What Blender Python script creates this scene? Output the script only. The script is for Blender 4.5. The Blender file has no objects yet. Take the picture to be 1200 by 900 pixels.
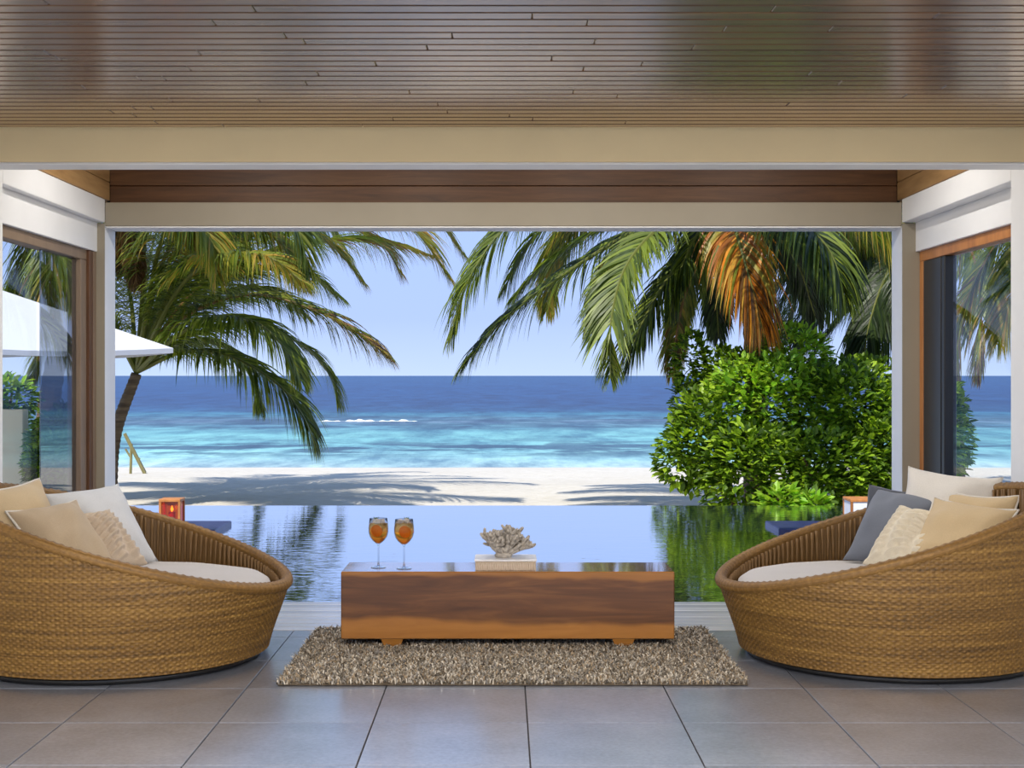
import bpy, bmesh, math, random
import numpy as np
from mathutils import Vector, Matrix, noise
random.seed(7); rng = np.random.default_rng(7)
PI = math.pi
scene = bpy.context.scene
C = scene.collection

# ------------------------------------------------------------------ camera
F = 1663.0; CX = 590.0; CY = 440.0; H = 1.346
cam_d = bpy.data.cameras.new('camera'); cam = bpy.data.objects.new('camera', cam_d); C.objects.link(cam)
cam.location = (0, 0, H); cam.rotation_euler = (PI/2, 0, 0)
cam_d.sensor_width = 36; cam_d.lens = F/1200*36
cam_d.shift_x = (600-CX)/1200; cam_d.shift_y = -(450-CY)/1200
cam_d.clip_end = 20000; cam_d.clip_start = .05
scene.camera = cam
def P(px, py, D):
    return Vector(((px-CX)*D/F, D, H-(py-CY)*D/F))

# ------------------------------------------------------------------ world, sun, exposure
w = bpy.data.worlds.new('sky'); scene.world = w; w.use_nodes = True
nt = w.node_tree; nt.nodes.clear()
tc = nt.nodes.new('ShaderNodeTexCoord'); sp = nt.nodes.new('ShaderNodeSeparateXYZ')
rp = nt.nodes.new('ShaderNodeValToRGB'); bg = nt.nodes.new('ShaderNodeBackground'); ou = nt.nodes.new('ShaderNodeOutputWorld')
e = rp.color_ramp.elements
e[0].position = 0; e[0].color = (.46, .58, .84, 1)
e[1].position = 1; e[1].color = (.18, .32, .66, 1)
for p_, c_ in ((.04, (.37, .49, .83, 1)), (.15, (.34, .48, .84, 1)), (.45, (.30, .45, .78, 1))):
    n_ = e.new(p_); n_.color = c_
nt.links.new(tc.outputs['Generated'], sp.inputs[0]); nt.links.new(sp.outputs['Z'], rp.inputs[0])
nt.links.new(rp.outputs[0], bg.inputs[0]); nt.links.new(bg.outputs[0], ou.inputs[0])
bg.inputs[1].default_value = .96
sun_d = bpy.data.lights.new('sun', 'SUN'); sun = bpy.data.objects.new('sun', sun_d); C.objects.link(sun)
sun_dir = Vector((-.25, -.50, .80)).normalized()
sun.rotation_euler = (-sun_dir).to_track_quat('-Z', 'Y').to_euler()
sun.location = sun_dir*30
sun_d.energy = 3.9; sun_d.angle = .009; sun_d.color = (1, .95, .86)
vs = scene.view_settings
vs.view_transform = 'Standard'; vs.look = 'None'; vs.gamma = 1; vs.use_curve_mapping = False
vs.exposure = 0.5
scene.cycles.use_denoising = True
scene.cycles.max_bounces = 8; scene.cycles.transparent_max_bounces = 12
scene.cycles.sample_clamp_indirect = 6

# ------------------------------------------------------------------ materials
M = {}
def lin(r, g, b):
    f = lambda c: (c/255/12.92) if c/255 <= .04045 else ((c/255+.055)/1.055)**2.4
    return (f(r), f(g), f(b), 1)
class NT:
    def __init__(s, name):
        s.m = bpy.data.materials.new(name); s.m.use_nodes = True; s.t = s.m.node_tree
        s.b = s.t.nodes['Principled BSDF']; s.o = s.t.nodes['Material Output']; M[name] = s.m
    def n(s, typ, **kw):
        x = s.t.nodes.new('ShaderNode'+typ)
        for k, v in kw.items():
            if k.startswith('i_'): x.inputs[k[2:].replace('_', ' ')].default_value = v
            else: setattr(x, k, v)
        return x
    def l(s, a, b): s.t.links.new(a, b)
    def set(s, **kw):
        for k, v in kw.items(): s.b.inputs[k.replace('_', ' ')].default_value = v
        return s
    def math(s, op, a, b=None):
        x = s.n('Math', operation=op)
        for i, v in enumerate((a, b)):
            if v is None: continue
            if isinstance(v, (int, float)): x.inputs[i].default_value = v
            else: s.l(v, x.inputs[i])
        return x.outputs[0]
    def coords(s, kind='Object', scale=(1, 1, 1), rnd=False):
        c = s.n('TexCoord'); m = s.n('Mapping'); m.inputs['Scale'].default_value = scale
        src = c.outputs[kind]
        if rnd:
            oi = s.n('ObjectInfo'); mul = s.math('MULTIPLY', oi.outputs['Random'], 37.0)
            cb = s.n('CombineXYZ'); s.l(mul, cb.inputs[0]); s.l(mul, cb.inputs[1]); s.l(mul, cb.inputs[2])
            va = s.n('VectorMath', operation='ADD'); s.l(src, va.inputs[0]); s.l(cb.outputs[0], va.inputs[1]); src = va.outputs[0]
        s.l(src, m.inputs[0]); return m.outputs[0]
    def noise(s, vec, scale=5, detail=4, rough=.55, dist=0):
        x = s.n('TexNoise'); x.inputs['Scale'].default_value = scale; x.inputs['Detail'].default_value = detail
        x.inputs['Roughness'].default_value = rough; x.inputs['Distortion'].default_value = dist
        if vec is not None: s.l(vec, x.inputs['Vector'])
        return x.outputs['Fac']
    def ramp(s, fac, stops):
        r = s.n('ValToRGB'); el = r.color_ramp.elements
        while len(el) > 1: el.remove(el[-1])
        el[0].position = stops[0][0]; el[0].color = stops[0][1]
        for p, c in stops[1:]:
            q = el.new(p); q.color = c
        s.l(fac, r.inputs[0]); return r.outputs[0]
    def mix(s, fac, a, b, blend='MIX'):
        x = s.n('Mix', data_type='RGBA', blend_type=blend)
        for inp, v in ((x.inputs[0], fac), (x.inputs[6], a), (x.inputs[7], b)):
            if isinstance(v, (int, float, tuple)): inp.default_value = v
            else: s.l(v, inp)
        return x.outputs[2]
    def col(s, c): s.l(c, s.b.inputs['Base Color']); return s
    def bump(s, h, strength=.3, dist=.01):
        x = s.n('Bump'); x.inputs['Strength'].default_value = strength; x.inputs['Distance'].default_value = dist
        s.l(h, x.inputs['Height']); s.l(x.outputs[0], s.b.inputs['Normal']); return s
    def rnd(s): return s.n('ObjectInfo').outputs['Random']
    def lacquer(s, m, p, rough, tint=(1, 1, 1, 1)):
        # clear reflective finish that strengthens towards grazing view
        lw = s.n('LayerWeight'); lw.inputs['Blend'].default_value = .5
        gl = s.n('BsdfGlossy'); gl.inputs['Roughness'].default_value = rough; gl.inputs['Color'].default_value = tint
        nl = s.b.inputs['Normal'].links
        if nl: s.l(nl[0].from_socket, gl.inputs['Normal'])
        mx = s.n('MixShader'); s.l(s.math('MULTIPLY', s.math('POWER', lw.outputs['Facing'], p), m), mx.inputs[0])
        s.l(s.b.outputs[0], mx.inputs[1]); s.l(gl.outputs[0], mx.inputs[2]); s.l(mx.outputs[0], s.o.inputs[0]); return s

def paint(name, rgb, rough=.55):
    t = NT(name).set(Roughness=rough); v = t.coords(scale=(1, 1, 1))
    n = t.noise(v, 3, 3)
    t.col(t.ramp(n, [(.3, tuple(c*.95 for c in lin(*rgb)[:3])+(1,)), (.7, lin(*rgb))]))
    t.bump(t.noise(v, 60, 3), .05, .002); return t
paint('white_paint', (240, 239, 236), .45)
paint('cream_paint', (244, 222, 172), .5)
paint('taupe_paint', (156, 146, 126), .5)
paint('cream_render', (236, 228, 196), .8)

def wood(name, stops, scale=(1, 12, 12), rough=.4, coat=0, rnd=True, bump=.08, ns=2.2):
    t = NT(name).set(Roughness=rough)
    t.b.inputs['Coat Weight'].default_value = coat; t.b.inputs['Coat Roughness'].default_value = .12
    v = t.coords(scale=scale, rnd=rnd)
    n = t.noise(v, ns, 6, .6, .6)
    c = t.ramp(n, stops)
    if rnd:
        r = t.rnd(); k = t.math('ADD', t.math('MULTIPLY', r, .5), .75)
        hs = t.n('HueSaturation'); t.l(k, hs.inputs['Value']); t.l(c, hs.inputs['Color']); c = hs.outputs[0]
    t.col(c); t.bump(n, bump, .003); return t
t = wood('ceiling_wood', [(.25, lin(66, 40, 20)), (.5, lin(92, 60, 34)), (.8, lin(116, 82, 50))], (.7, 14, 14), .30, .0)
t.b.inputs['Roughness'].default_value = .4; t.lacquer(.74, 2.2, .2, (1, .88, .74, 1))
wood('fascia_wood', [(.25, lin(62, 38, 18)), (.5, lin(86, 54, 27)), (.8, lin(106, 72, 40))], (.8, 9, 9), .5)
wood('side_plank_wood', [(.25, lin(150, 112, 66)), (.5, lin(178, 138, 88)), (.8, lin(196, 158, 106))], (9, .8, 9), .5)
wood('teak', [(.2, lin(150, 90, 42)), (.6, lin(188, 124, 64)), (.9, lin(205, 146, 84))], (5, 5, 1.2), .45)
wood('weathered_wood', [(.2, lin(112, 104, 62)), (.8, lin(144, 136, 90))], (5, 5, 1.2), .7, rnd=False)
wood('frame_wood', [(.2, lin(74, 46, 26)), (.8, lin(110, 72, 42))], (6, 6, 1), .45, rnd=False)
wood('frame_tan', [(.2, lin(120, 98, 76)), (.8, lin(142, 120, 96))], (6, 6, 1), .5, rnd=False)
wood('deck_wood', [(.2, lin(176, 172, 172)), (.6, lin(206, 204, 206)), (.9, lin(222, 221, 224))], (1, 14, 14), .4).lacquer(.8, 2.5, .25)
wood('dark_lacquer', [(.2, lin(16, 15, 15)), (.8, lin(26, 25, 26))], (6, 6, 1), .35, rnd=False)

# coffee table: long figured grain, paler sapwood along the top and bottom of the block
t = NT('table_wood').set(Roughness=.3)
v = t.coords(scale=(.55, 3, 5.5)); n = t.noise(v, 2.6, 7, .6, 1.1)
base = t.ramp(n, [(.25, lin(72, 44, 20)), (.5, lin(104, 66, 32)), (.72, lin(132, 88, 44)), (.9, lin(150, 104, 56))])
sx = t.n('SeparateXYZ'); t.l(t.coords(), sx.inputs[0])
v2 = t.coords(scale=(.8, 1, 1)); wob = t.math('MULTIPLY', t.math('SUBTRACT', t.noise(v2, 1.6, 3), .5), .16)
zz = t.math('ADD', sx.outputs['Z'], wob)
lo = t.ramp(t.math('MULTIPLY', zz, 2.5), [(.30, (1, 1, 1, 1)), (.36, (0, 0, 0, 1)), (.84, (0, 0, 0, 1)), (.88, (.8, .8, .8, 1))])
sap = t.ramp(n, [(.2, lin(142, 90, 36)), (.8, lin(178, 122, 56))])
t.col(t.mix(lo, base, sap)); t.bump(n, .06, .003)
t.lacquer(.95, 2.0, .06)

t = NT('floor_tile').set(Roughness=.33, IOR=1.45)
v = t.coords(rnd=True); n1 = t.noise(v, 2.2, 6, .6); n2 = t.noise(v, 60, 4, .6)
c = t.mix(.35, t.ramp(n1, [(.3, lin(98, 105, 120)), (.55, lin(126, 133, 148)), (.75, lin(146, 153, 168))]), t.ramp(n2, [(.3, lin(86, 91, 101)), (.7, lin(150, 155, 166))]))
hs = t.n('HueSaturation'); t.l(t.math('ADD', t.math('MULTIPLY', t.rnd(), .18), .92), hs.inputs['Value']); t.l(c, hs.inputs['Color'])
t.col(hs.outputs[0]); t.bump(n2, .12, .002)
t.lacquer(.85, 2.8, .22)
t = NT('grout').set(Roughness=.9); t.col(t.ramp(t.noise(t.coords(), 30), [(.3, lin(58, 57, 58)), (.7, lin(74, 73, 74))]))
t = NT('paving').set(Roughness=.6); t.col(t.ramp(t.noise(t.coords(), 2, 5), [(.3, lin(100, 100, 104)), (.7, lin(140, 140, 142))]))
t = NT('roof_finish').set(Roughness=.9); t.col(t.ramp(t.noise(t.coords(), 4), [(.3, lin(120, 104, 84)), (.7, lin(150, 132, 108))]))

# sand
t = NT('sand').set(Roughness=.95); v = t.coords()
n1 = t.noise(v, .35, 5); n2 = t.noise(v, 5, 6, .65)
t.col(t.mix(.5, t.ramp(n1, [(.3, lin(196, 189, 176)), (.7, lin(210, 204, 192))]), t.ramp(n2, [(.3, lin(180, 171, 154)), (.7, lin(208, 202, 190))])))
t.bump(n2, .6, .06); t.b.inputs['Specular IOR Level'].default_value = .1

# sea: the bed's colour by distance from the shore, with reef patches
t = NT('sea_water').set(Roughness=.35); t.b.inputs['Specular IOR Level'].default_value = .06
g = t.n('NewGeometry'); s_ = t.n('SeparateXYZ'); t.l(g.outputs['Position'], s_.inputs[0])
tt = t.math('DIVIDE', 35.4, s_.outputs['Y'])
cb = t.n('CombineXYZ'); t.l(t.math('MULTIPLY', s_.outputs['X'], .10), cb.inputs[0]); t.l(t.math('MULTIPLY', s_.outputs['Y'], .16), cb.inputs[1])
pn = t.noise(cb.outputs[0], 1.0, 5, .62, .3)
tw = t.math('ADD', tt, t.math('MULTIPLY', t.math('SUBTRACT', pn, .5), .09))
colr = t.ramp(tw, [(0, lin(30, 72, 118)), (.16, lin(22, 62, 110)), (.30, lin(22, 58, 102)), (.38, lin(28, 68, 106)), (.43, lin(56, 116, 138)),
                   (.50, lin(84, 108, 128)), (.56, lin(82, 134, 148)), (.64, lin(104, 164, 166)), (.78, lin(112, 170, 172)), (.9, lin(140, 186, 186)), (1, lin(168, 192, 190))])
cb2 = t.n('CombineXYZ'); t.l(t.math('MULTIPLY', s_.outputs['X'], .22), cb2.inputs[0]); t.l(t.math('MULTIPLY', s_.outputs['Y'], .34), cb2.inputs[1])
pn2 = t.noise(cb2.outputs[0], 1.0, 5, .65, .2)
reef = t.ramp(pn2, [(.46, (0, 0, 0, 1)), (.52, (1, 1, 1, 1))])
zone = t.ramp(tt, [(.40, (0, 0, 0, 1)), (.46, (.9, .9, .9, 1)), (.56, (.85, .85, .85, 1)), (.60, (.1, .1, .1, 1)), (.70, (.3, .3, .3, 1)), (.76, (1, 1, 1, 1)), (.84, (.9, .9, .9, 1)), (.90, (0, 0, 0, 1))])
colr = t.mix(t.math('MULTIPLY', reef, zone), colr, lin(54, 88, 104))
cb3 = t.n('CombineXYZ'); t.l(t.math('MULTIPLY', s_.outputs['X'], .45), cb3.inputs[0]); t.l(t.math('MULTIPLY', s_.outputs['Y'], .12), cb3.inputs[1])
wn = t.noise(cb3.outputs[0], 1.0, 6, .7)
chop = t.ramp(wn, [(.38, (.45, .52, .62, 1)), (.5, (.95, .95, .95, 1)), (.62, (1.4, 1.3, 1.2, 1))])
cb4 = t.n('CombineXYZ'); t.l(t.math('MULTIPLY', s_.outputs['X'], .10), cb4.inputs[0]); t.l(t.math('MULTIPLY', s_.outputs['Y'], .018), cb4.inputs[1])
wn4 = t.noise(cb4.outputs[0], 1.0, 7, .75)
chop2 = t.ramp(wn4, [(.36, (.6, .66, .74, 1)), (.5, (.96, .96, .96, 1)), (.64, (1.3, 1.22, 1.14, 1))])
t.col(t.mix(1.0, t.mix(1.0, colr, chop, 'MULTIPLY'), chop2, 'MULTIPLY'))
wn2 = t.noise(cb3.outputs[0], 5.0, 5, .6); t.bump(wn2, .5, .25)

t = NT('pool_water').set(Roughness=.02); t.b.inputs['Base Color'].default_value = lin(8, 24, 74); t.b.inputs['IOR'].default_value = 1.33
v = t.coords(scale=(1.4, 4.2, 1)); n = t.noise(v, 2.6, 3, .5, .2)
v3 = t.coords(scale=(.35, .9, 1)); n3 = t.noise(v3, 1.5, 2)
t.bump(t.math('ADD', n, t.math('MULTIPLY', n3, 1.5)), .05, .05); t.lacquer(1.0, 1.6, .01)
t = NT('foam').set(Roughness=.9); t.col(t.ramp(t.noise(t.coords(), 4), [(.3, (.8, .85, .88, 1)), (.7, (.95, .95, .95, 1))]))

def glass(name, tint, gloss, ior):
    t = NT(name); t.t.nodes.remove(t.b)
    tr = t.n('BsdfTransparent'); tr.inputs[0].default_value = tint
    gl = t.n('BsdfGlossy'); gl.inputs['Roughness'].default_value = .005
    fr = t.n('LayerWeight'); fr.inputs['Blend'].default_value = .5
    f = t.math('MINIMUM', t.math('ADD', t.math('MULTIPLY', t.math('POWER', fr.outputs['Facing'], 5.0), ior), gloss), 1.0)
    mx = t.n('MixShader'); t.l(f, mx.inputs[0]); t.l(tr.outputs[0], mx.inputs[1]); t.l(gl.outputs[0], mx.inputs[2]); t.l(mx.outputs[0], t.o.inputs[0])
glass('clear_glass', (.97, .98, .98, 1), 0.02, .35)
glass('coated_glass', (.62, .65, .68, 1), .14, .9)
glass('amber_glass', (1, .55, .2, 1), .05, .5)
t = NT('drink_glass').set(Roughness=.0, IOR=1.15); t.b.inputs['Transmission Weight'].default_value = 1; t.b.inputs['Base Color'].default_value = (.97, .98, 1, 1)
t = NT('orange_drink').set(Roughness=.05, IOR=1.1); t.b.inputs['Transmission Weight'].default_value = .8
sz = t.n('SeparateXYZ'); t.l(t.coords('Generated'), sz.inputs[0])
t.col(t.ramp(sz.outputs['Z'], [(0, lin(240, 110, 20)), (.5, lin(250, 165, 50)), (1, lin(245, 200, 120))]))
t = NT('ice').set(Roughness=.12, IOR=1.2); t.b.inputs['Transmission Weight'].default_value = .6; t.b.inputs['Base Color'].default_value = (.95, .9, .8, 1)
t = NT('orange_fruit').set(Roughness=.5); t.col(t.ramp(t.noise(t.coords(), 80), [(.3, lin(226, 120, 20)), (.7, lin(246, 168, 50))]))
t = NT('mint').set(Roughness=.5); t.col(t.ramp(t.noise(t.coords(), 60), [(.3, lin(50, 82, 40)), (.7, lin(86, 118, 60))]))

# wicker
def wicker(name, a, b, c, rough=.55):
    t = NT(name).set(Roughness=rough)
    uv = t.n('UVMap'); mp = t.n('Mapping'); mp.inputs['Scale'].default_value = (.7, 30, 1); t.l(uv.outputs[0], mp.inputs[0])
    n = t.noise(mp.outputs[0], 1.6, 5, .6)
    mp2 = t.n('Mapping'); mp2.inputs['Scale'].default_value = (50, 70, 1); t.l(uv.outputs[0], mp2.inputs[0])
    n2 = t.noise(mp2.outputs[0], 1, 2)
    k = t.math('ADD', t.math('MULTIPLY', n, .65), t.math('MULTIPLY', n2, .35))
    t.col(t.ramp(k, [(.3, lin(*a)), (.5, lin(*b)), (.7, lin(*c))])); return t
wicker('wicker', (58, 40, 14), (116, 84, 34), (160, 124, 60))
wicker('wicker_rim', (78, 55, 22), (124, 90, 40), (160, 124, 66))
wicker('wicker_inner', (70, 50, 24), (114, 84, 44), (176, 144, 96))

def fabric(name, rgb, var=.12, scale=220):
    t = NT(name).set(Roughness=.9); v = t.coords()
    n = t.noise(v, scale, 2); n2 = t.noise(v, 6, 4)
    c = lin(*rgb); d = tuple(x*(1-var) for x in c[:3])+(1,)
    k = t.math('ADD', t.math('MULTIPLY', n, .6), t.math('MULTIPLY', n2, .4))
    t.col(t.ramp(k, [(.35, d), (.65, c)])); t.bump(n, .25, .002)
    t.b.inputs['Sheen Weight'].default_value = .15; return t
fabric('seat_fabric', (196, 192, 190)); fabric('pale_fabric', (206, 208, 210)); fabric('offwhite_fabric', (220, 215, 206))
fabric('tan_fabric', (206, 182, 142)); fabric('taupe_fabric', (184, 164, 136)); fabric('knit_beige', (196, 178, 156))
fabric('knit_cream', (226, 216, 194)); fabric('slate_fabric', (110, 116, 128)); fabric('charcoal_fabric', (62, 66, 76))
fabric('beige_fabric', (200, 178, 142)); fabric('umbrella_canvas', (206, 206, 208), .03); fabric('grey_fabric', (176, 172, 168))
t = NT('rug_base').set(Roughness=1); t.col(t.ramp(t.noise(t.coords(), 40), [(.3, lin(70, 60, 48)), (.7, lin(100, 88, 72))]))
t = NT('rug_pile').set(Roughness=.85); at = t.n('Attribute'); at.attribute_name = 'Col'; t.col(at.outputs['Color'])
t = NT('coral').set(Roughness=.9); t.col(t.ramp(t.noise(t.coords(), 40, 4), [(.3, lin(150, 142, 132)), (.7, lin(190, 182, 170))])); t.bump(t.noise(t.coords(), 200, 2), .5, .003)
t = NT('box_weave').set(Roughness=.8); t.col(t.ramp(t.noise(t.coords(), 60), [(.3, lin(176, 156, 134)), (.7, lin(206, 190, 170))]))
t = NT('box_lid').set(Roughness=.4); t.col(t.ramp(t.noise(t.coords(), 20), [(.3, lin(222, 222, 224)), (.7, lin(236, 236, 238))]))
t = NT('candle_glow'); t.b.inputs['Emission Color'].default_value = (1, .62, .2, 1); t.b.inputs['Emission Strength'].default_value = 2.2; t.b.inputs['Base Color'].default_value = (.9, .7, .4, 1)
t = NT('amber_base').set(Roughness=.3); t.col(t.ramp(t.noise(t.coords(), 20), [(.3, lin(150, 52, 14)), (.7, lin(196, 84, 26))]))
t = NT('lamp_emit'); t.b.inputs['Emission Color'].default_value = (1, .8, .55, 1); t.b.inputs['Emission Strength'].default_value = 6
t = NT('metal_ring').set(Roughness=.35, Metallic=1); t.col(t.ramp(t.noise(t.coords(), 20), [(.3, (.5, .48, .45, 1)), (.7, (.6, .58, .55, 1))]))
t = NT('plinth_stone').set(Roughness=.35); t.col(t.ramp(t.noise(t.coords(), 12, 4), [(.3, lin(34, 38, 74)), (.7, lin(52, 56, 100))]))
t = NT('pool_tile').set(Roughness=.3); t.col(t.ramp(t.noise(t.coords(), 12, 4), [(.3, lin(16, 26, 50)), (.7, lin(30, 42, 70))]))

# leaves: colour from attribute, light also passes through
def leafmat(name, trans=.35, rough=.4):
    t = NT(name).set(Roughness=rough); at = t.n('Attribute'); at.attribute_name = 'Col'
    t.col(at.outputs['Color']); tl = t.n('BsdfTranslucent')
    br = t.mix(1.0, at.outputs['Color'], (1.5, 1.5, .9, 1), 'MULTIPLY'); t.l(br, tl.inputs[0])
    mx = t.n('MixShader'); mx.inputs[0].default_value = trans
    t.l(t.b.outputs[0], mx.inputs[1]); t.l(tl.outputs[0], mx.inputs[2]); t.l(mx.outputs[0], t.o.inputs[0])
leafmat('frond_leaf', .45, .45); leafmat('bush_leaf', .4, .5)
def objleaf(name):   # for single leaf objects: colour by object random
    t = NT(name).set(Roughness=.38); r = t.rnd()
    c = t.ramp(r, [(0, lin(56, 84, 16)), (.4, lin(88, 120, 24)), (.75, lin(122, 156, 34)), (1, lin(166, 192, 60))])
    t.col(c); tl = t.n('BsdfTranslucent'); t.l(t.mix(1.0, c, (1.5, 1.5, .9, 1), 'MULTIPLY'), tl.inputs[0])
    mx = t.n('MixShader'); mx.inputs[0].default_value = .35
    t.l(t.b.outputs[0], mx.inputs[1]); t.l(tl.outputs[0], mx.inputs[2]); t.l(mx.outputs[0], t.o.inputs[0])
objleaf('single_leaf')
t = NT('trunk_bark').set(Roughness=.9); v = t.coords(scale=(1, 1, 9)); n = t.noise(v, 2.2, 5)
t.col(t.ramp(n, [(.3, lin(72, 58, 44)), (.6, lin(116, 98, 78)), (.8, lin(148, 130, 106))])); t.bump(n, .6, .03)
t = NT('stem_bark').set(Roughness=.9); t.col(t.ramp(t.noise(t.coords(scale=(4, 4, 1)), 4), [(.3, lin(70, 50, 34)), (.7, lin(116, 88, 60))]))

# ------------------------------------------------------------------ mesh helpers
class MB:
    def __init__(s): s.v = []; s.f = []; s.m = []; s.c = []
    def add(s, vs_, fs, mi=0):
        o = len(s.v); s.v += [tuple(x) for x in vs_]; s.f += [tuple(i+o for i in f) for f in fs]; s.m += [mi]*len(fs); return s
    def box(s, x0, x1, y0, y1, z0, z1, ch=0.0, mi=0):
        if ch <= 0:
            v = [(x, y, z) for z in (z0, z1) for y in (y0, y1) for x in (x0, x1)]
            return s.add(v, [(0, 2, 3, 1), (4, 5, 7, 6), (0, 1, 5, 4), (2, 6, 7, 3), (0, 4, 6, 2), (1, 3, 7, 5)], mi)
        bm = bmesh.new(); bmesh.ops.create_cube(bm, size=1)
        for q in bm.verts: q.co = Vector(((x0+x1)/2+q.co.x*(x1-x0), (y0+y1)/2+q.co.y*(y1-y0), (z0+z1)/2+q.co.z*(z1-z0)))
        bmesh.ops.bevel(bm, geom=list(bm.edges), offset=ch, segments=1, affect='EDGES')
        bm.verts.index_update(); s.add([q.co[:] for q in bm.verts], [[q.index for q in f.verts] for f in bm.faces], mi); bm.free(); return s
    def tube(s, pts, radii, n=8, mi=0, cap=True):
        pts = [Vector(p) for p in pts]; rings = []; o = len(s.v); prev = None
        for i, p in enumerate(pts):
            d = (pts[min(i+1, len(pts)-1)]-pts[max(i-1, 0)]).normalized()
            if prev is None:
                a = d.cross(Vector((0, 0, 1)) if abs(d.z) < .9 else Vector((1, 0, 0))).normalized()
            else:
                a = (prev-d*prev.dot(d)).normalized()
            prev = a; b = d.cross(a); r = radii[i] if hasattr(radii, '__len__') else radii
            s.v += [tuple(p+(a*math.cos(2*PI*k/n)+b*math.sin(2*PI*k/n))*r) for k in range(n)]
        nf = 0
        for i in range(len(pts)-1):
            for k in range(n):
                s.f.append((o+i*n+k, o+i*n+(k+1) % n, o+(i+1)*n+(k+1) % n, o+(i+1)*n+k)); nf += 1
        if cap:
            s.f.append(tuple(o+k for k in reversed(range(n)))); s.f.append(tuple(o+(len(pts)-1)*n+k for k in range(n))); nf += 2
        s.m += [mi]*nf; return s
    def lathe(s, prof, n=32, mi=0, c=(0, 0)):
        o = len(s.v)
        for r, z in prof: s.v += [(c[0]+r*math.cos(2*PI*k/n), c[1]+r*math.sin(2*PI*k/n), z) for k in range(n)]
        nf = 0
        for i in range(len(prof)-1):
            for k in range(n): s.f.append((o+i*n+k, o+i*n+(k+1) % n, o+(i+1)*n+(k+1) % n, o+(i+1)*n+k)); nf += 1
        s.m += [mi]*nf; return s
    def build(s, name, mat, parent=None, smooth=False, loc=None):
        me = bpy.data.meshes.new(name); me.from_pydata(s.v, [], s.f)
        mats = mat if isinstance(mat, (list, tuple)) else [mat]
        for q in mats: me.materials.append(M[q])
        if len(mats) > 1: me.polygons.foreach_set('material_index', s.m)
        if smooth: me.polygons.foreach_set('use_smooth', [True]*len(me.polygons))
        if s.c:
            a = me.color_attributes.new('Col', 'FLOAT_COLOR', 'POINT'); a.data.foreach_set('color', np.array(s.c, dtype=np.float32).ravel())
        me.update()
        return link(name, me, parent, loc)
def link(name, me, parent=None, loc=None):
    o = bpy.data.objects.new(name, me); C.objects.link(o)
    if parent: o.parent = parent
    if loc is not None: o.location = loc
    return o
def tag(o, label=None, cat=None, group=None, kind=None):
    for k, v in (('label', label), ('category', cat), ('group', group), ('kind', kind)):
        if v: o[k] = v
    return o
def empty(name, loc=(0, 0, 0), label=None, cat=None, group=None, kind=None, rz=0):
    o = bpy.data.objects.new(name, None); C.objects.link(o); o.location = loc; o.rotation_euler = (0, 0, rz); o.empty_display_size = .1
    return tag(o, label, cat, group, kind)
def struct(name, mb, mat, label=None, **k):
    return tag(mb.build(name, mat, **k), label, None, None, 'structure')
def spline(pts, n):
    pts = [Vector(p) for p in pts]; P_ = [pts[0]*2-pts[1]]+pts+[pts[-1]*2-pts[-2]]; out = []
    m = len(pts)-1
    for i in range(n+1):
        u = i/n*m; k = min(int(u), m-1); f = u-k; a, b, c, d = P_[k:k+4]
        out.append(.5*((2*b)+(c-a)*f+(2*a-5*b+4*c-d)*f*f+(3*b-a-3*c+d)*f**3))
    return out

# ------------------------------------------------------------------ structure
WX = 2.724                       # inner face of the side walls
CEIL = 2.53; BOT = 2.367
# floor: slab with single tiles
floor = struct('floor', MB().box(-3.1, 3.1, -2.5, 7.49, -.2, -.012), 'grout', 'grey stone tile floor of the open lounge')
xs = sorted(set([round(.093+.6*k, 3) for k in range(-5, 6)]))
ys = [3.10+.6*k for k in range(0, 8)]+[7.49]
tile_me = {}
for j in range(len(ys)-1):
    for i in range(-1, len(xs)):
        x0 = xs[i] if i >= 0 else -3.1; x1 = xs[i+1] if i+1 < len(xs) else 3.1
        if x1-x0 < .03: continue
        w_, d_ = round(x1-x0, 3), round(ys[j+1]-ys[j], 3)
        if (w_, d_) not in tile_me:
            tb = MB().box(.0025, w_-.0025, .0025, d_-.0025, -.011, 0, .0015); o = tb.build('tile', 'floor_tile', floor); tile_me[(w_, d_)] = o.data
        else: o = link('tile', tile_me[(w_, d_)], floor)
        o.location = (x0, ys[j], 0)
# near floor behind the tiles in view
tag(MB().box(-3.08, 3.08, -2.4, 3.095, -.011, 0).build('floor_field', 'floor_tile', floor))

# deck strip: single boards
deck = struct('deck', MB().box(-3.6, 3.6, 7.5, 8.44, -.2, -.03), 'pool_tile', 'pale timber deck strip between tile floor and pool')
bme = None
for k in range(9):
    if bme is None: o = MB().box(-3.6, 3.6, .003, .100, -.026, .0, .002).build('board', 'deck_wood', deck); bme = o.data
    else: o = link('board', bme, deck)
    o.location = (0, 7.5+k*.1045, 0)

# ceiling: backing and single slats, three lengths to a row
ceil = struct('ceiling', MB().box(-2.95, 2.95, -2.5, 6.95, CEIL+.022, CEIL+.12), 'dark_lacquer', 'glossy brown timber slat ceiling')
pitch = .0893; slat_me = {}
y = 6.775; row = 0
while y-pitch > 3.6:
    cuts = sorted(random.uniform(-1.9, 1.9) for _ in range(2)); cuts = [-2.9]+cuts+[2.9]
    for a, b in zip(cuts, cuts[1:]):
        L = round(b-a, 2)
        o = MB().box(0, b-a-.002, .0065, pitch-.0065, 0, .022, .003).build('slat', 'ceiling_wood', ceil)
        o.location = (a, y-pitch, CEIL)
    y -= pitch; row += 1
MB().box(-2.9, 2.9, -2.4, y-.004, CEIL, CEIL+.02).build('ceiling_panel', 'ceiling_wood', ceil)
struct('roof', MB().box(-4.3, 4.3, -2.9, 10.35, 3.1, 3.25), 'roof_finish', 'roof slab over the lounge')

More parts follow.
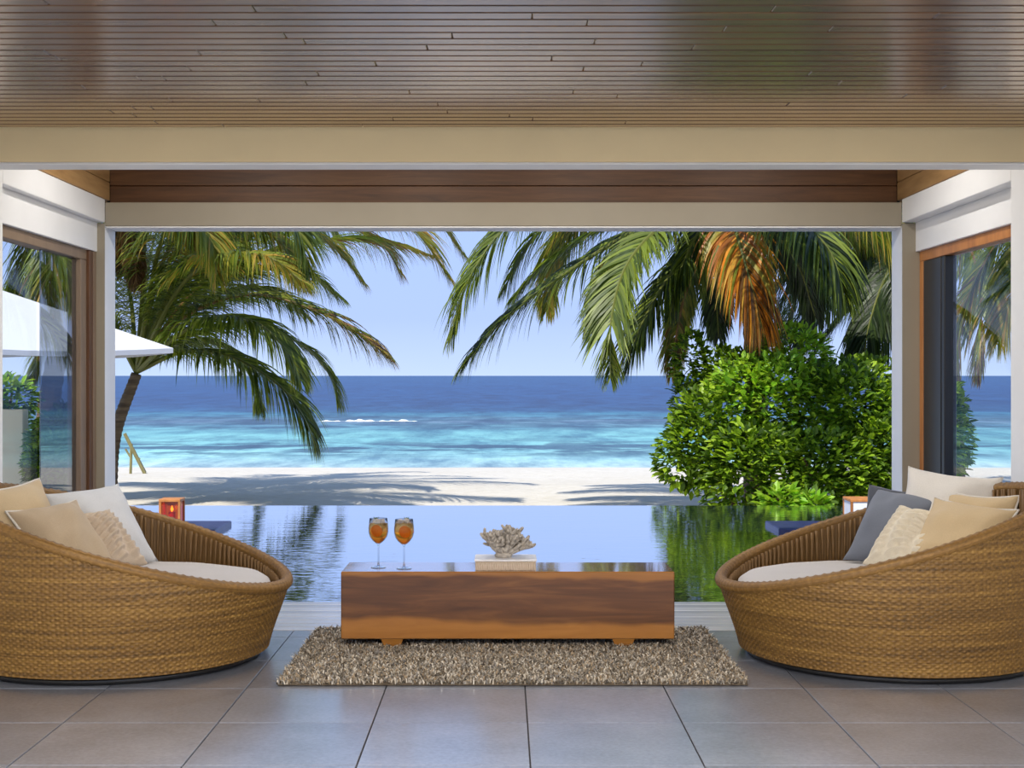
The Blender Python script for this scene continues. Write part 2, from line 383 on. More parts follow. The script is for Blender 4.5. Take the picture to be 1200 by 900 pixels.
# beams: front beam, header beam over the posts
struct('trim_1', MB().box(-3.0, 3.0, 6.79, 6.96, BOT, CEIL+.5, .004), 'cream_paint', 'cream beam across the room below the slat ceiling')
MB().box(-3.0, 3.0, 6.788, 6.962, BOT-.012, BOT-.0005, .003).build('lit_underside', 'white_paint', bpy.data.objects['trim_1'])  # white strip puts daylight on the beam's underside into its colour
struct('trim_2', MB().box(-WX, WX, 9.70, 9.95, BOT, CEIL, .004), 'taupe_paint', 'painted header beam over the pool opening')
MB().box(-WX+.002, WX-.002, 9.705, 9.952, BOT-.012, BOT-.0005, .003).build('lit_underside', 'white_paint', bpy.data.objects['trim_2'])  # light thrown up from the pool, put in as a white underside
# timber clerestory band above the header
wf = struct('wall_front', MB().box(-2.9, 2.9, 9.86, 9.95, CEIL, 3.1), 'dark_lacquer', 'timber band above the header beam')
zz_ = CEIL
pl = None
while zz_ < 3.05:
    if pl is None: o = MB().box(-WX, WX, 9.825, 9.86, .002, .127, .003).build('plank', 'fascia_wood', wf); pl = o.data
    else: o = link('plank', pl, wf)
    o.location = (0, 0, zz_); zz_ += .129
# side walls
for s, nm, rec in ((-1, 'left', .07), (1, 'right', .11)):
    def sx(a, b): return (min(s*a, s*b), max(s*a, s*b))
    R = WX+rec; yw = 7.72 if s < 0 else 7.62
    wall = struct('wall_'+nm, MB().box(*sx(WX, 2.98), 3.2, yw, -.2, CEIL, .003), 'white_paint', 'white side wall of the lounge, %s of the opening' % nm)
    b = MB().box(*sx(WX, 2.98), yw+.001, 9.70, 2.39, 2.55, .004); b.build('side_beam', 'white_paint', wall)
    b = MB().box(*sx(R-.02, 2.98), yw+.001, 9.70, 2.19, 2.39, .003); b.build('lintel', 'white_paint', wall)
    up = MB().box(*sx(WX+.03, 2.98), 6.96, 9.95, 2.55, 3.1).build('upper_panel', 'side_plank_wood', wall)
    pm = None
    for k in range(4):
        if pm is None: o = MB().box(*sx(WX, WX+.03), 6.97, 9.82, .002, .127, .003).build('plank', 'side_plank_wood', wall); pm = o.data
        else: o = link('plank', pm, wall)
        o.location = (0, 0, 2.552+k*.129)
    # corner post
    struct('trim_3' if s < 0 else 'trim_4', MB().box(*sx(WX, R+.13), 9.70, 9.96, -.2, BOT+.02, .004), 'white_paint', 'white corner post beside the pool, %s of the opening' % nm)
# shade on the post fronts is put in as taupe boards
for s, R in ((-1, 2.854), (1, 2.964)):
    MB().box(min(s*WX, s*R), max(s*WX, s*R), 9.688, 9.701, 0, 2.385, .001).build('shaded_post_front', 'taupe_paint', bpy.data.objects['trim_3' if s < 0 else 'trim_4'])

# windows in the side walls
def window(n, s, x, y0, y1, yfar, label):
    wn = empty('window_%d' % n, (0, 0, 0), label, None, None, 'structure')
    X = lambda a, b: (min(s*(x+a), s*(x+b)), max(s*(x+a), s*(x+b)))
    MB().box(*X(-.03, .06), y0, y1, 2.12, 2.19, .004).build('head_frame', 'frame_tan' if s < 0 else 'teak', wn)
    MB().box(*X(-.03, .06), y0, y1, .0, .05, .004).build('sill_frame', 'frame_wood', wn)
    return wn, X
wn, X = window(1, -1, 2.83, 7.72, 9.688, 9.4, 'tall glazed sliding window in the left wall')
MB().box(*X(-.03, .06), 9.40, 9.53, .05, 2.12, .004).build('jamb', 'frame_tan', wn)
MB().box(*X(-.05, .03), 9.531, 9.62, .0, 2.19, .004).build('stile', 'frame_wood', wn)
MB().box(*X(-.05, .03), 9.621, 9.687, .0, 2.19, .003).build('jamb', 'frame_tan', wn)
MB().box(*X(0, .008), 8.68, 9.40, .05, 2.12).build('pane', 'coated_glass', wn)
MB().box(*X(.03, .038), 7.74, 8.70, .05, 2.12).build('pane', 'clear_glass', wn)
wn, X = window(2, 1, 2.87, 7.62, 9.688, 9.2, 'tall glazed sliding window in the right wall')
MB().box(*X(-.03, .06), 9.60, 9.687, .0, 2.12, .004).build('jamb', 'teak', wn)
MB().box(*X(-.03, .05), 9.22, 9.60, .05, 2.12, .006).build('stile', 'dark_lacquer', wn)
MB().box(*X(-.03, .05), 9.14, 9.20, .05, 2.12, .006).build('stile', 'dark_lacquer', wn)
MB().box(*X(0, .008), 7.64, 9.14, .05, 2.12).build('pane', 'clear_glass', wn)

# pool
pw = MB()
pw.v = [(-3.6, 8.44, -.02), (3.6, 8.44, -.02), (3.6, 10.1, -.02), (4.4, 10.1, -.02), (4.4, 14.9, -.02), (-4.4, 14.9, -.02), (-4.4, 10.1, -.02), (-3.6, 10.1, -.02)]
pw.f = [(0, 1, 2, 7), (7, 2, 3, 4, 5, 6)]; pw.m = [0, 0]
struct('pool', MB().box(-4.45, 4.45, 8.45, 14.93, -1.1, -.03), 'pool_tile', 'dark tiled infinity pool')
struct('pool_water', pw, 'pool_water', 'still pool water reflecting sky and palms')
struct('terrace', MB().box(-9, -4.46, -6, 15.0, -.5, -.03).box(4.46, 9, -6, 15, -.5, -.03).box(-4.46, -3.62, 7.0, 10.09, -.5, -.025).box(3.62, 4.46, 7.0, 10.09, -.5, -.025)
       .box(-4.46, -3.1, -6, 7.0, -.5, -.025).box(3.1, 4.46, -6, 7.0, -.5, -.025).box(-3.1, 3.1, -12, -2.5, -.5, -.03), 'paving', 'paved terrace around the lounge')

# beach and sea
def sand_z(x, y):
    b = -.5 if y < 24 else -.5-.45*((y-24)/11.4)**1.5 if y < 35.4 else -.95-(y-35.4)*.09
    return b+.05*noise.noise(Vector((x*.35, y*.35, 3)))*(1 if y < 30 else .35)+.02*noise.noise(Vector((x*1.3, y*1.3, 9)))*(1 if y < 30 else .3)
nx, ny = 170, 110; mb = MB()
for j in range(ny+1):
    y = 14.96+(44-14.96)*j/ny
    for i in range(nx+1):
        x = -30+60*i/nx; mb.v.append((x, y, sand_z(x, y)))
mb.f = [(j*(nx+1)+i, j*(nx+1)+i+1, (j+1)*(nx+1)+i+1, (j+1)*(nx+1)+i) for j in range(ny) for i in range(nx)]; mb.m = [0]*len(mb.f)
struct('beach', mb, 'sand', 'white sand beach beyond the pool', smooth=True)
struct('garden_ground', MB().box(-30, -9, -14, 15.2, -.8, -.45).box(9, 30, -14, 15.2, -.8, -.45).box(-9, 9, -16, -6, -.8, -.4), 'sand', 'sandy ground around the terrace')
mb = MB(); mb.v = [(-6000, 33.5, -.95), (6000, 33.5, -.95), (9000, 9000, -.95), (-9000, 9000, -.95)]; mb.f = [(0, 1, 2, 3)]; mb.m = [0]
struct('sea', mb, 'sea_water', 'turquoise lagoon turning to deep blue sea')
def foam(x0, x1, y, h, label):
    mb = MB(); n = 90; prof = 7
    for i in range(n+1):
        u = i/n; x = x0+(x1-x0)*u; env = math.sin(PI*u)**.5*(.12+.88*max(0, min(1, .4+1.6*noise.noise(Vector((x*2.3, y, 0))))))
        for k in range(prof):
            a = PI*k/(prof-1); mb.v.append((x, y-math.cos(a)*h*2.5*env+.4*noise.noise(Vector((x*.5, 0, 5))), -.96+math.sin(a)*h*env))
    mb.f = [(i*prof+k, (i+1)*prof+k, (i+1)*prof+k+1, i*prof+k+1) for i in range(n) for k in range(prof-1)]; mb.m = [0]*len(mb.f)
    return tag(mb.build('wave_crest', 'foam', smooth=True), label, 'wave', None)
foam(-9.3, -4.2, 71, .14, 'long white breaking wave crest on the reef edge')

# ------------------------------------------------------------------ daybeds
SEAT_Z = .382
def rim_z(th): return .35+.45*((1-math.cos(th))/2)
def rad(th, z):
    # outer radius by height: narrow foot, full at the seat
    f = min(1, max(0, z/.40)); f = f*f*(3-2*f)*.55+f*.45
    taper = .065+.05*math.cos(th)
    return .785-taper*(1-f)
def build_shell():
    nt_ = 960; dz = .0037; zmin = .035; cols = 240
    th = np.linspace(0, 2*PI, nt_, endpoint=False); zr = .35+.45*((1-np.cos(th))/2)
    nz = int((.81-zmin)/dz)+1
    zz = zmin+np.arange(nz+1)*dz
    TH, Z = np.meshgrid(th, zz); ZC = np.minimum(Z, zr[None, :])
    f = np.clip(ZC/.40, 0, 1); f = f*f*(3-2*f)*.55+f*.45
    R = .785-(.065+.05*np.cos(TH))*(1-f)
    rowp = ZC/.0111; ri = np.floor(rowp); rf = rowp-ri
    ph = TH*cols/2+PI*(ri % 2)
    hgt = (.35+.65*np.sin(PI*rf))*(.7+.3*np.cos(ph))*(.45+.55*np.abs(np.cos(TH*cols/2)))
    R = R-.008+.008*hgt
    X, Y = R*np.cos(TH), R*np.sin(TH)
    v = np.stack([X, Y, ZC], -1).reshape(-1, 3)
    J, I = np.meshgrid(np.arange(nz), np.arange(nt_), indexing='ij')
    keep = (Z[:-1] < zr[None, :]-.0005)
    J, I = J[keep], I[keep]; I2 = (I+1) % nt_
    q = np.stack([J*nt_+I, J*nt_+I2, (J+1)*nt_+I2, (J+1)*nt_+I], -1)
    me = bpy.data.meshes.new('woven_shell')
    me.vertices.add(len(v)); me.vertices.foreach_set('co', v.astype(np.float32).ravel())
    me.loops.add(q.size); me.loops.foreach_set('vertex_index', q.astype(np.int32).ravel())
    me.polygons.add(len(q)); me.polygons.foreach_set('loop_start', np.arange(len(q), dtype=np.int32)*4)
    uvl = me.uv_layers.new(name='UVMap')
    uu = (I[:, None]+np.array([0, 1, 1, 0]))/nt_*4.9; vv = zz[(J[:, None]+np.array([0, 0, 1, 1]))]
    uvl.data.foreach_set('uv', np.stack([uu, vv], -1).astype(np.float32).ravel())
    me.materials.append(M['wicker']); me.update(); me.validate()
    me.polygons.foreach_set('use_smooth', [True]*len(me.polygons)); return me
shell_me = build_shell()
# rim: rope ring following the rim line, wound
def ring_mesh(name, rfun, zfun, r0, n=360, k=12, wind=True, mat='wicker_rim', zs=1.0):
    vs_, fs, uvs = [], [], []
    for i in range(n):
        th = 2*PI*i/n
        c = Vector((rfun(th)*math.cos(th), rfun(th)*math.sin(th), zfun(th))); er = Vector((math.cos(th), math.sin(th), 0))
        for j in range(k):
            a = 2*PI*j/k; r = r0*(1+(.10*math.sin(i*PI/1.5+a*1) if wind else 0))
            vs_.append(tuple(c+er*(math.cos(a)*r)+Vector((0, 0, math.sin(a)*r*zs))))
    for i in range(n):
        for j in range(k):
            fs.append((i*k+j, ((i+1) % n)*k+j, ((i+1) % n)*k+(j+1) % k, i*k+(j+1) % k)); uvs += [(i/n*4.9, j/k*.2), ((i+1)/n*4.9, j/k*.2), ((i+1)/n*4.9, (j+1)/k*.2), (i/n*4.9, (j+1)/k*.2)]
    me = bpy.data.meshes.new(name); me.from_pydata(vs_, [], fs); u = me.uv_layers.new(name='UVMap')
    u.data.foreach_set('uv', np.array(uvs, dtype=np.float32).ravel()); me.materials.append(M[mat]); me.polygons.foreach_set('use_smooth', [True]*len(fs)); return me
rim_me = ring_mesh('rim', lambda t_: .760, lambda t_: rim_z(t_)-.004, .028)
foot_me = ring_mesh('foot_shadow_ring', lambda t_: .785-(.065+.05*math.cos(t_))-.045, lambda t_: .018, .017, 180, 8, False, 'dark_lacquer')  # dark ring stands in for the shadow gap under the shell
# inner wall: single upright canes in front of a backing
def build_inner():
    mb = MB(); n = 150
    for i in range(n):
        th = 2*PI*(i+.5)/n; z1 = rim_z(th)-.01
        if z1 < .33: continue
        r = .715; lean = random.uniform(-.012, .012); rr = random.uniform(.006, .010)
        pts = [((r+.01*(z-.2))*math.cos(th+lean*(z-.4)*4), (r+.01*(z-.2))*math.sin(th+lean*(z-.4)*4), z) for z in (.3, .3+(z1-.3)*.5, z1)]
        mb.tube(pts, rr, 6)
    return mb
bed_parts = [('woven_shell', shell_me), ('rim', rim_me), ('foot_shadow_ring', foot_me)]
mbk = MB(); n = 120
for i in range(n):
    th = 2*PI*i/n; mbk.v += [(.72*math.cos(th), .72*math.sin(th), .28), (.735*math.cos(th), .735*math.sin(th), rim_z(th)-.01)]
mbk.f = [(2*i, 2*i+1, (2*i+3) % (2*n), (2*i+2) % (2*n)) for i in range(n)]; mbk.m = [0]*n
# deck inside that carries the seat cushion
deckb = MB().lathe([(.001, .2), (.62, .2), (.62, .17), (.001, .17)], 64)
cus = MB(); prof = [(.001, .215), (.60, .215), (.665, .232), (.685, .27), (.687, .31), (.675, .345), (.645, .365), (.58, .374), (.4, .379), (.2, .381), (.001, .382)]
cus.lathe(prof, 96)
cus.v = [(x, y, z+(.006*noise.noise(Vector((x*5, y*5, 1))) if z > .3 else 0)) for x, y, z in cus.v]
pip = [((.690)*math.cos(2*PI*i/96), (.690)*math.sin(2*PI*i/96), .305) for i in range(97)]
def make_bed(loc, rz, label, proto=None):
    root = empty('wicker_daybed', loc, label, 'daybed', 'round wicker daybeds facing each other', rz=rz)
    if proto is None:
        for nme, me in bed_parts: link(nme, me, root)
        mbk.build('inner_backing', 'wicker_inner', root, True); build_inner().build('inner_canes', 'wicker_inner', root, True)
        deckb.build('seat_base', 'frame_wood', root)
        c = cus.build('seat_cushion', 'seat_fabric', root, True)
        MB().tube(pip, .006, 6, cap=False).build('piping', 'seat_fabric', c, True)
    else:
        for ch in proto.children:
            d = ch.copy(); C.objects.link(d); d.parent = root
            for g_ in ch.children:
                k_ = g_.copy(); C.objects.link(k_); k_.parent = d
    return root
BL = Vector((-1.81, 6.83, 0)); BR = Vector((1.82, 6.86, 0))
bedL = make_bed(BL, 0, 'round woven wicker daybed holding a pale blue-grey cushion, near the coated glass window')
bedR = make_bed(BR, PI, 'round woven wicker daybed holding a slate grey cushion, near the black-framed window', bedL)

# ------------------------------------------------------------------ cushions
def pillow_mesh(w_, h_, t_, mat, knit=False, seed=0, n=30):
    if knit: n = 72
    sheets = {}
    mb = MB(); idx = {}
    for side in (1, -1):
        for j in range(n+1):
            for i in range(n+1):
                u = -1+2*i/n; v = -1+2*j/n; edge = i in (0, n) or j in (0, n)
                if side < 0 and edge: idx[(side, i, j)] = idx[(1, i, j)]; continue
                x = u*w_/2*(1-.10*(1-v*v)); y = v*h_/2*(1-.10*(1-u*u))
                z = side*t_/2*((1-abs(u)**2.0)*(1-abs(v)**2.0))**.55*1.55
                z += .022*noise.noise(Vector((u*1.8+seed, v*1.8, seed*3.1)))*(1-max(abs(u), abs(v))**4)
                crease = .006*math.sin(9*(u+v)+seed)*max(0, abs(u)+abs(v)-1.0)
                z += crease*side
                if knit and side > 0 and not edge:
                    c_ = (u*1.25+.5) % 1.0; amp = (1-max(abs(u), abs(v))**6)
                    ph = v*4.5
                    a1 = .5+.25*math.sin(ph*PI/1.0); a2 = .5+.25*math.sin(ph*PI+PI)
                    hgt = max(0, 1-((c_-a1)/.22)**2)*(.65+.35*math.cos(ph*PI)), max(0, 1-((c_-a2)/.22)**2)*(.65-.35*math.cos(ph*PI))
                    z += .030*amp*max(hgt)
                idx[(side, i, j)] = len(mb.v); mb.v.append((x, y, z))
    for side in (1, -1):
        for j in range(n):
            for i in range(n):
                q = [idx[(side, i, j)], idx[(side, i+1, j)], idx[(side, i+1, j+1)], idx[(side, i, j+1)]]
                mb.f.append(tuple(q if side > 0 else q[::-1])); mb.m.append(0)
    return mb
def cushion(mid, psi, lean, w_, h_, t_, mat, label, knit=False, piping=None, roll=0, z0=SEAT_Z, group=None, seed=0):
    """mid: bottom-edge centre on the seat; psi: way it faces (0 = towards the camera, + = to the right); lean: tilt back"""
    mb = pillow_mesh(w_, h_, t_, mat, knit, seed)
    o = mb.build('cushion', mat, None, True)
    ps, le = math.radians(psi), math.radians(lean)
    right = Vector((math.cos(ps), math.sin(ps), 0)); nrm = Vector((math.sin(ps), -math.cos(ps), 0))
    up = Vector((0, 0, 1))*math.cos(le)-nrm*math.sin(le); nn = right.cross(up)
    if roll:
        r_ = Matrix.Rotation(math.radians(-roll), 3, nn); right = r_@right; up = r_@up
    m = Matrix((right, up, nn)).transposed().to_4x4()
    lowest = min((m@Vector(v)).z for v in mb.v)
    m.translation = Vector((mid[0], mid[1], z0-lowest))-nrm*math.sin(le)*h_*.5
    o.matrix_world = m
    tag(o, label, 'cushion', group)
    if piping:
        w2, h2 = w_/2, h_/2; pts = []
        for k in range(4):
            for q in range(16):
                s_ = -1+2*q/16
                u, v = [(s_, -1), (1, s_), (-s_, 1), (-1, -s_)][k]
                pts.append((u*w2*(1-.10*(1-v*v)), v*h2*(1-.10*(1-u*u)), 0))
        pts.append(pts[0]); MB().tube(pts, .0065, 6, cap=False).build('piping', piping, o, True)
    return o
gl_, gr_ = 'cushions piled on the daybed by the coated window', 'cushions piled on the daybed by the black-framed window'
cushion((-1.95, 7.14), 48, 38, .48, .50, .16, 'pale_fabric', 'large pale blue-grey linen cushion next to a beige cable-knit one', group=gl_, seed=1, roll=-4, z0=.360)
cushion((-1.885, 6.92), 52, 46, .36, .38, .12, 'knit_beige', 'beige cable-knit cushion between tan and pale blue-grey cushions', True, group=gl_, seed=2, roll=-5)
cushion((-2.0, 6.72), 50, 44, .40, .44, .15, 'taupe_fabric', 'plain tan cushion with pale piping behind the beige cable-knit cushion', False, 'offwhite_fabric', group=gl_, seed=3, roll=-5)
cushion((-2.25, 6.84), 58, 26, .42, .46, .15, 'beige_fabric', 'upright beige cushion with pale piping high against the wicker back', False, 'offwhite_fabric', group=gl_, seed=4, roll=-5)
cushion((-2.2, 7.12), 62, 26, .42, .38, .13, 'grey_fabric', 'small grey cushion tucked behind the tan cushion', group=gl_, seed=5)
cushion((1.925, 7.2), -44, 38, .44, .46, .16, 'slate_fabric', 'slate grey cushion leaning beside a cream cable-knit cushion', group=gr_, seed=6, roll=4, z0=.360)
cushion((1.915, 6.90), -48, 46, .38, .40, .12, 'knit_cream', 'cream cable-knit cushion in front of the slate grey cushion', True, group=gr_, seed=7, roll=5)
cushion((2.09, 6.72), -42, 42, .44, .44, .14, 'tan_fabric', 'golden tan cushion with pale piping beside the cream cable-knit one', False, 'offwhite_fabric', group=gr_, seed=8, roll=6)
cushion((2.20, 7.18), -34, 26, .50, .50, .16, 'offwhite_fabric', 'large off-white cushion standing highest against the wicker back', group=gr_, seed=9, roll=5)
cushion((2.30, 6.97), -40, 22, .36, .40, .13, 'tan_fabric', 'small tan and white cushion behind the golden tan cushion', False, 'offwhite_fabric', group=gr_, seed=10)
cushion((2.02, 7.36), -34, 22, .40, .38, .12, 'charcoal_fabric', 'charcoal cushion mostly hidden behind the slate grey cushion', group=gr_, seed=11, roll=5)

# ------------------------------------------------------------------ rug
RX0, RX1, RY0, RY1 = -1.0, 1.08, 6.13, 7.5
rug = tag(MB().box(RX0+.02, RX1-.02, RY0+.02, RY1-.02, .001, .012, .003).build('shag_rug', 'rug_base'), 'grey-brown shaggy rug under the wooden coffee table', 'rug')
N = 42000
px_ = rng.uniform(RX0+.015, RX1-.015, N); py_ = rng.uniform(RY0+.015, RY1-.015, N)
ln = rng.uniform(.016, .034, N); az = rng.uniform(0, 2*PI, N); tilt = rng.uniform(.2, 1.15, N); wd = rng.uniform(.0022, .0042, N)
dx, dy = np.cos(az)*np.sin(tilt), np.sin(az)*np.sin(tilt); dzv = np.cos(tilt)
sxn, syn = -np.sin(az)*wd, np.cos(az)*wd
z0 = np.full(N, .008)
p0 = np.stack([px_, py_, z0], -1); p1 = p0+np.stack([dx*.45, dy*.45, dzv*.65], -1)*ln[:, None]; p2 = p0+np.stack([dx*1.1, dy*1.1, dzv*.85], -1)*ln[:, None]
sd = np.stack([sxn, syn, np.zeros(N)], -1)
V = np.stack([p0-sd, p0+sd, p1-sd, p1+sd, p2-sd*.5, p2+sd*.5], 1).reshape(-1, 3)
b_ = np.arange(N)*6
Fq = np.concatenate([np.stack([b_, b_+1, b_+3, b_+2], -1), np.stack([b_+2, b_+3, b_+5, b_+4], -1)])
pal = np.array([lin(150, 140, 124), lin(182, 172, 156), lin(112, 102, 88), lin(204, 196, 182), lin(160, 140, 112), lin(134, 130, 124)])
cidx = rng.integers(0, len(pal), N); cols = np.repeat(pal[cidx], 6, axis=0)
me = bpy.data.meshes.new('pile'); me.from_pydata(V.tolist(), [], Fq.tolist())
a = me.color_attributes.new('Col', 'FLOAT_COLOR', 'POINT'); a.data.foreach_set('color', cols.astype(np.float32).ravel())
me.materials.append(M['rug_pile']); tag(link('pile', me, rug), kind='stuff')

# ------------------------------------------------------------------ coffee table
TT = .385; TX0, TX1, TY0, TY1 = -.796, .838, 6.95, 7.30
ct = empty('coffee_table', ((TX0+TX1)/2, (TY0+TY1)/2, .01), 'long low solid wood block coffee table standing on the shaggy rug', 'table')
hw, hd = (TX1-TX0)/2, (TY1-TY0)/2
MB().box(-hw, hw, -hd, hd, .045, TT-.01, .004).build('block', 'table_wood', ct)
def leg_mb(x, y):
    m = MB(); a, b = .055, .036
    v = [(x-b, y-b, -.006), (x+b, y-b, -.006), (x+b, y+b, -.006), (x-b, y+b, -.006), (x-a, y-a, .046), (x+a, y-a, .046), (x+a, y+a, .046), (x-a, y+a, .046)]
    return m.add(v, [(3, 2, 1, 0), (4, 5, 6, 7), (0, 1, 5, 4), (1, 2, 6, 5), (2, 3, 7, 6), (3, 0, 4, 7)])
lx0 = (460-CX)*6.99/F-(TX0+TX1)/2; lx1 = (730-CX)*6.99/F-(TX0+TX1)/2
for x in (lx0, lx1):
    for y in (-hd+.06, hd-.06): leg_mb(x, y).build('leg', 'table_wood', ct)

# wine glasses
def drink(x, y, label, first):
    root = empty('cocktail_glass', (x, y, TT), label, 'glass', 'cocktail glasses on the coffee table')
    MB().lathe([(.001, .004), (.036, .0035), (.0385, .0015), (.0385, 0), (.001, 0)], 40).build('foot', 'drink_glass', root, True)
    MB().lathe([(.010, .004), (.0055, .012), (.0038, .03), (.0036, .10), (.0042, .112), (.009, .120)], 20).build('stem', 'drink_glass', root, True)
    outer = [(.003, .117), (.014, .122), (.030, .136), (.043, .155), (.0495, .178), (.050, .198), (.0475, .222), (.0440, .246)]
    inner = [(r-.0014, z+.0006) for r, z in reversed(outer)]
    MB().lathe(outer+[(.0437, .2468)]+inner, 40).build('bowl', 'drink_glass', root, True)
    top = .222 if first else .226
    liq = [(.001, .121)]+[(r-.0022, z+.002) for r, z in outer[1:6]]+[(.0452, top), (.001, top)]
    d = MB().lathe(liq, 40).build('drink', 'orange_drink', root, True)
    for k in range(3):
        a = k*2.1+(.4 if first else 1.3); q = MB().box(-.012, .012, -.012, .012, -.012, .012, .003).build('ice_cube', 'ice', root)
        q.location = (.019*math.cos(a), .019*math.sin(a), top+.002+.004*k); q.rotation_euler = (a, a*1.3, a*.7)
    sl = MB(); n = 28
    sl.lathe([(.001, -.002), (.028, -.002), (.030, 0), (.028, .002), (.001, .002)], n)
    o = sl.build('orange_slice', 'orange_fruit', root); o.location = (-.008 if first else .006, -.024, .185); o.rotation_euler = (PI/2-.35, 0, .3)
    for k in range(3):
        a = k*2.2+.5; lf = MB(); lf.add([(0, 0, 0), (.011, .007, .006), (.024, 0, .010), (.011, -.007, .006), (.011, 0, .002)], [(0, 4, 1), (4, 2, 1), (0, 3, 4), (4, 3, 2)])
        q = lf.build('mint_leaf', 'mint', root); q.location = ((-.012 if first else .012), .005, top+.012); q.rotation_euler = (0, -.5, a)
drink((443.5-CX)*7.10/F, 7.10, 'stemmed glass of orange cocktail, further from the coral', True)
drink((473.5-CX)*7.06/F, 7.06, 'stemmed glass of orange cocktail, on the side nearest the coral', False)

# box with coral
bx0, bx1 = (556-CX)*7.0/F, (629-CX)*7.0/F; by0, by1 = 6.985, 7.20
br_ = empty('decor_box', ((bx0+bx1)/2, (by0+by1)/2, TT), 'low ribbed box with pale lid holding a piece of coral', 'box')
w2, d2 = (bx1-bx0)/2, (by1-by0)/2
MB().box(-w2+.004, w2-.004, -d2+.004, d2-.004, 0, .044, .002).build('body', 'box_weave', br_)
MB().box(-w2, w2, -d2, d2, .0445, .054, .003).build('lid', 'box_lid', br_)
rb = None
for k in range(26):
    xx = -w2+.012+(2*w2-.024)*k/25
    if rb is None: o = MB().box(-.0035, .0035, -d2, -d2+.005, .003, .043, .0015).build('rib', 'box_weave', br_); rb = o.data
    else: o = link('rib', rb, br_)
    o.location = (xx, 0, 0)
def coral():
    mb = MB(); r = random.Random(5)
    def branch(p, d, L, rad_, lev):
        pts = [p]; q = p.copy(); dd = d.copy()
        for k in range(3):
            dd = (dd+Vector((r.uniform(-.25, .25), r.uniform(-.25, .25), r.uniform(-.1, .2)))).normalized(); q = q+dd*L/3; pts.append(q.copy())
        mb.tube(pts, [rad_, rad_*.95, rad_*.9, rad_*.62], 7)
        if lev > 0:
            for k in range(r.choice((2, 3, 3))):
                nd = (dd+Vector((r.uniform(-.9, .9), r.uniform(-.9, .9), r.uniform(-.2, .8)))).normalized()
                branch(pts[r.choice((2, 3))], nd, L*r.uniform(.45, .7), rad_*.78, lev-1)
    for k in range(44):
        a = 2*PI*k/44+r.uniform(-.2, .2); el = r.uniform(.02, 1.45)
        d = Vector((math.cos(a)*math.cos(el)*1.25, math.sin(a)*math.cos(el)*.75, math.sin(el)*.95+.05)).normalized()
        branch(Vector((0, 0, .012)), d, .064*(1+.5*abs(d.x)), .0135, 2)
    mb.lathe([(.001, .0), (.04, .0), (.045, .01), (.03, .03), (.001, .035)], 14)
    mn = min(v[2] for v in mb.v); mb.v = [(x, y, max(z, .0)) for x, y, z in mb.v]
    return mb
cr = coral().build('coral', 'coral', None, True); cr.location = ((590-CX)*7.09/F, 7.09, TT+.054)
tag(cr, 'pale grey branching coral piece resting on the ribbed box', 'coral')

# ------------------------------------------------------------------ lanterns on plinths in the pool
def lantern(x, y, z, w_, h_, glassmat, label):
    root = empty('lantern', (x, y, z), label, 'lantern', None)
    a = w_/2
    MB().box(-a, a, -a, a, 0, .02, .003).build('base', 'teak', root)
    MB().box(-a, a, -a, a, h_-.025, h_, .003).build('lid', 'teak', root)
    pm = None
    for sx_ in (-1, 1):
        for sy_ in (-1, 1):
            if pm is None: o = MB().box(-.01, .01, -.01, .01, .02, h_-.025).build('post', 'teak', root); pm = o.data
            else: o = link('post', pm, root)
            o.location = (sx_*(a-.011), sy_*(a-.011), 0)
    for k in range(4):
        o = MB().box(-a+.022, a-.022, -a+.009, -a+.013, .02, h_-.025).build('pane', glassmat, root); o.rotation_euler = (0, 0, k*PI/2)
    MB().lathe([(.001, .021), (.03, .021), (.03, h_*.5), (.001, h_*.5)], 20).build('candle', 'amber_base', root)
    MB().lathe([(.001, h_*.5), (.012, h_*.56), (.013, h_*.62), (.001, h_*.74)], 12).build('flame', 'candle_glow', root, True)
def plinth(x0, x1, y0, y1, label):
    return tag(MB().box(x0, x1, y0, y1, -.03, .02, .008).build('plinth', 'plinth_stone'), label, 'plinth')
xl = (200-CX)*12.5/F
plinth(-3.5, (252-CX)*12.2/F, 12.2, 12.95, 'low stone plinth in the pool carrying the amber lantern')
lantern(xl, 12.55, .02, .19, .24, 'amber_glass', 'wooden lantern with glowing amber glass on a low plinth')
xr = (1012-CX)*12.6/F
plinth((905-CX)*12.6/F, 3.75, 12.3, 12.95, 'low stone plinth in the pool beside the leafy bush')
t = NT('frosted').set(Roughness=.5); t.col(t.ramp(t.noise(t.coords(), 8), [(.3, lin(220, 222, 226)), (.7, lin(236, 238, 240))]))
lantern(xr, 12.6, .02, .30, .24, 'frosted', 'wooden-topped white lantern near the leafy bush')

